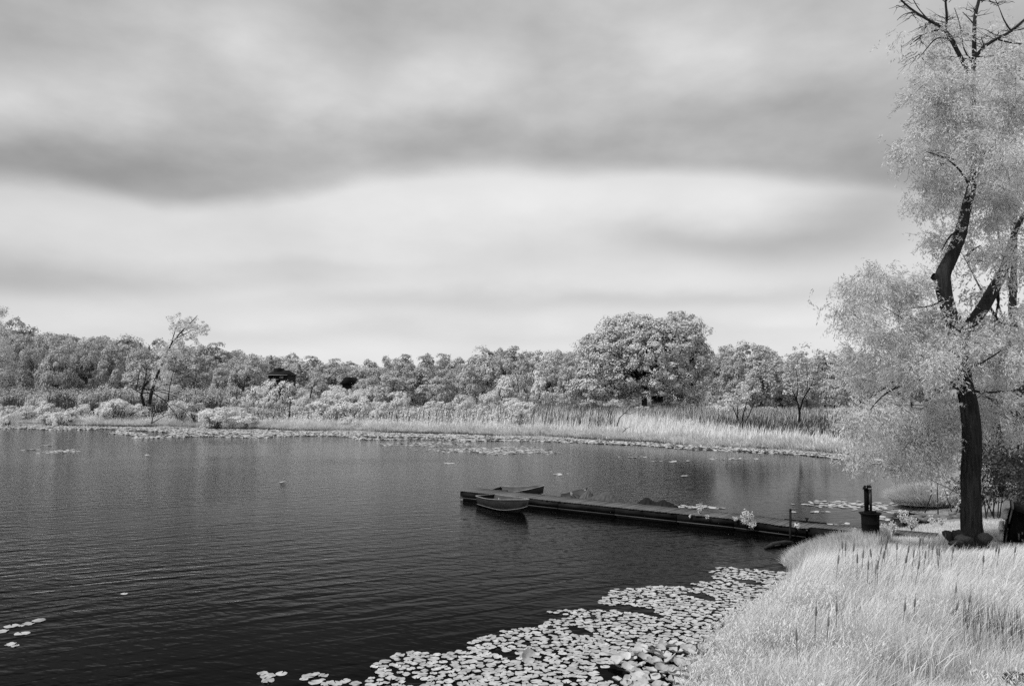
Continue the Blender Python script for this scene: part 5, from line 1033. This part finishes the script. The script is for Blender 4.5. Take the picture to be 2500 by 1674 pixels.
# stranded driftwood at the waterside
a = gp(1868, 1338); b = gp(1935, 1325)
t = thing('driftwood', 'dark driftwood lying at the water edge left of the grass mound', 'driftwood', (a[0], a[1], .02)); mb = MB(); d_ = np.array(b)-np.array(a)
mb.tube([(0, 0, 0), tuple(d_*.3+[0, .05, .05]), tuple(d_*.7+[0, -.03, .06]), tuple(d_)], [.05, .09, .08, .05], 7, rough=.4); mb.tube([tuple(d_*.3), tuple(d_*.45+[0, -.3, .08])], [.04, .02], 5); link('log', mb.mesh('driftwood_log', True), M_DROCK, t)

# ------------------------------------------------------------ lily pads
def pad_mesh(seed, cup=.0, wav=.01, n=18):
    r_ = np.random.default_rng(seed); V = [(0, 0, 0)]; a0 = .16
    for ring, fr_ in ((0, .55), (1, 1.)):
        for i in range(n):
            a = a0+(2*math.pi-2*a0)*i/(n-1); rr_ = fr_*(1+.05*math.sin(a*2+seed)+.03*math.sin(a*5+seed)); V.append((rr_*math.cos(a), rr_*math.sin(a), cup*fr_**2.2+wav*ring*math.sin(a*3+seed)+wav*.6*ring*math.sin(a*7)))
    T_ = [(0, 1+i, 2+i) for i in range(n-1)]; Q = [(1+i, 1+n+i, 2+n+i, 2+i) for i in range(n-1)]; mb = MB(); mb.add(V, Q, T_); m_ = mb.mesh('lily_pad', True); m_.materials.append(M_PAD); return m_
FLAT = [pad_mesh(s_, .03, .03+.03*(s_ % 3)) for s_ in range(6)]; CUP = [pad_mesh(s_+10, .42, .10) for s_ in range(5)]
def inpoly(x, y, poly):
    ins = np.zeros(len(x), bool); n = len(poly)
    for i in range(n):
        (ax, ay), (bx_, by_) = poly[i], poly[(i+1) % n]; c = (ay > y) != (by_ > y); ins ^= c & (x < ax+(y-ay)*(bx_-ax)/((by_-ay) or 1e-9))
    return ins
raft = [(880, 1760), (885, 1672), (925, 1640), (905, 1620), (960, 1600), (1000, 1592), (1090, 1596), (1150, 1585), (1150, 1560), (1215, 1550), (1230, 1535), (1320, 1530), (1345, 1512), (1400, 1505), (1330, 1495), (1400, 1488), (1500, 1490), (1560, 1498), (1600, 1490), (1560, 1478), (1460, 1475), (1475, 1455), (1500, 1438), (1620, 1430), (1720, 1436), (1690, 1425), (1745, 1418), (1735, 1395), (1760, 1384), (1870, 1392), (1945, 1400), (1935, 1440), (1870, 1480), (1800, 1530), (1770, 1590), (1740, 1680), (1700, 1760)]
rp = [gp(a, b)[:2] for a, b in raft]; xs = [a for a, b in rp]; ys = [b for a, b in rp]
cand = []; n = 40000; x = min(xs)+(max(xs)-min(xs))*rng.random(n); y = min(ys)+(max(ys)-min(ys))*rng.random(n); k = inpoly(x, y, rp) & (shore_dist(x, y) < .25); x, y = x[k], y[k]
gap = (wob(x*1.0, y*1.0, .55) < -.95); k = ~gap; x, y = x[k], y[k]
pads = []; cell = {}
for a, b in zip(x, y):
    dense = np.clip((a-1.0)/3, 0, 1)*np.clip((19-b)/2, 0, 1)
    r_ = (.070+.058*rng.random())*(1+.65*dense); key = (int(a/.5), int(b/.5)); ok = True
    for i in (-1, 0, 1):
        for j in (-1, 0, 1):
            for (c, e, q, _) in cell.get((key[0]+i, key[1]+j), ()):
                if (a-c)**2+(b-e)**2 < ((r_+q)*(.80-.22*dense))**2: ok = False
    if ok: cell.setdefault(key, []).append((a, b, r_, dense)); pads.append((a, b, r_, dense))
single = [((95, 1514), 'lone flat pad, farthest out of the left-edge group'), ((69, 1522), 'flat pad second from the top in the left-edge group'), ((28, 1528), 'wide flat pad close to the left edge'), ((52, 1527), 'small pad between two larger ones at the left edge'), ((4, 1541), 'pad cut by the left edge of the photo'), ((54, 1546), 'notched pad, middle of the left-edge group'), ((26, 1572), 'curled pad, lower left of the left-edge group'), ((37, 1576), 'tiny pad touching the lowest curled pad at left'),
  ((641, 1643), 'small pad at the top left of the little group near the bottom'), ((654, 1650), 'widest pad of the little group near the bottom'), ((687, 1644), 'lone pad just right of the little bottom group'), ((654, 1661), 'lowest pad of the little group near the bottom'), ((753, 1650), 'notched pad left of the raft, near the bottom'), ((770, 1645), 'small oval pad above the notched one by the raft'), ((742, 1657), 'leftmost tiny pad beside the raft at the bottom'), ((790, 1648), 'pad at the upper right of the notched one'), ((786, 1659), 'tiny pad under the gap left of the raft'), ((770, 1665), 'ragged pad at the very bottom left of the raft'), ((800, 1668), 'bright pad on the bottom edge left of the raft'), ((820, 1668), 'overlapping pad on the bottom edge by the raft'), ((843, 1662), 'small pad leading into the raft'), ((303, 1449), 'tiny lone floating leaf on the left open water'), ((868, 1668), 'last pad before the raft at the bottom')]
sizes = [.16, .14, .17, .08, .15, .16, .12, .08, .11, .15, .12, .13, .14, .10, .09, .10, .07, .13, .14, .13, .11, .10, .12]
def put_pad(a, b, r_, label, me, z=.006, tilt=.02, group='floating lily pads'):
    o = link('lily_pad', me, None, loc=(a, b, z), label=label, category='lily pad', group=group); o.scale = (r_, r_, r_); o.rotation_euler = (rng.normal()*tilt, rng.normal()*tilt, rng.random()*6.28)
for ((px, py), lab), r_ in zip(single, sizes): a, b, _ = gp(px, py); put_pad(a, b, r_, lab, FLAT[rng.integers(6)])
pads.sort(key=lambda p: p[1]/p[2]); solo, rest = pads[:272], pads[272:]
for a, b, r_, dn in solo:
    qx, qy = proj(a, b, 0); zone = 'beside the upright curled pad' if abs(qx-1290) < 90 and abs(qy-1614) < 30 else 'on the bottom edge, '+('left part' if qx < 1120 else 'left of middle' if qx < 1300 else 'right of middle' if qx < 1480 else 'right part') if qy > 1655 else 'at the left tip of the raft' if qx < 1060 else 'in the left half of the raft' if qx < 1300 else 'in the right half of the raft'
    if dn > .35 and rng.random() < .85: put_pad(a, b, r_*1.1, 'large cupped pad in the dense bright bank-side part, '+('bottom edge, left side' if qy > 1655 and qx < 1560 else 'bottom edge, right side' if qy > 1655 else 'near the bottom' if qy > 1610 else 'farther out'), CUP[rng.integers(5)], .03+.15*rng.random()*dn, .22, 'cupped lily pads by the bank')
    else: put_pad(a, b, r_, 'flat round pad '+zone, FLAT[rng.integers(6)], .005+.008*rng.random(), .02, 'flat lily pads in the raft')
mb = MB(); srcs = [np.array([v.co[:] for v in m_.vertices]) for m_ in FLAT+CUP]; fq = [(1+i, 19+i, 20+i, 2+i) for i in range(17)]; ft = [(0, 1+i, 2+i) for i in range(17)]
for a, b, r_, dn in rest:
    cu = dn > .35 and rng.random() < .8; V = srcs[6+rng.integers(5) if cu else rng.integers(6)]*r_; q = rng.random()*6.28; c, s_ = math.cos(q), math.sin(q)
    tx, ty = rng.normal(size=2)*(.2 if cu else .03); V = np.stack([V[:, 0]*c-V[:, 1]*s_, V[:, 0]*s_+V[:, 1]*c, V[:, 2]+V[:, 0]*tx+V[:, 1]*ty], -1)+[a, b, .006+(.14*rng.random()*dn if cu else .008*rng.random())]; mb.add(V, fq, ft)
# upright curled pad standing out of the raft
me = mb.mesh('lily_pads', True); stuff('lily_pads', me, M_PAD, 'farther lily pads of the raft towards the grass mound', 'lily pads')
a, b, _ = gp(1290, 1614); put_pad(a, b, .15, 'upright curled grey pad standing above the middle of the raft', CUP[1], .1, .0, None); bpy.context.scene.collection.objects[-1].rotation_euler = (1.1, .2, 0)
print('pads', len(pads), 'objects', len(bpy.data.objects), 'tris', sum(sum(len(p.vertices)-2 for p in []) for m_ in []), sum(len(m_.loops)-2*len(m_.polygons) for m_ in bpy.data.meshes))
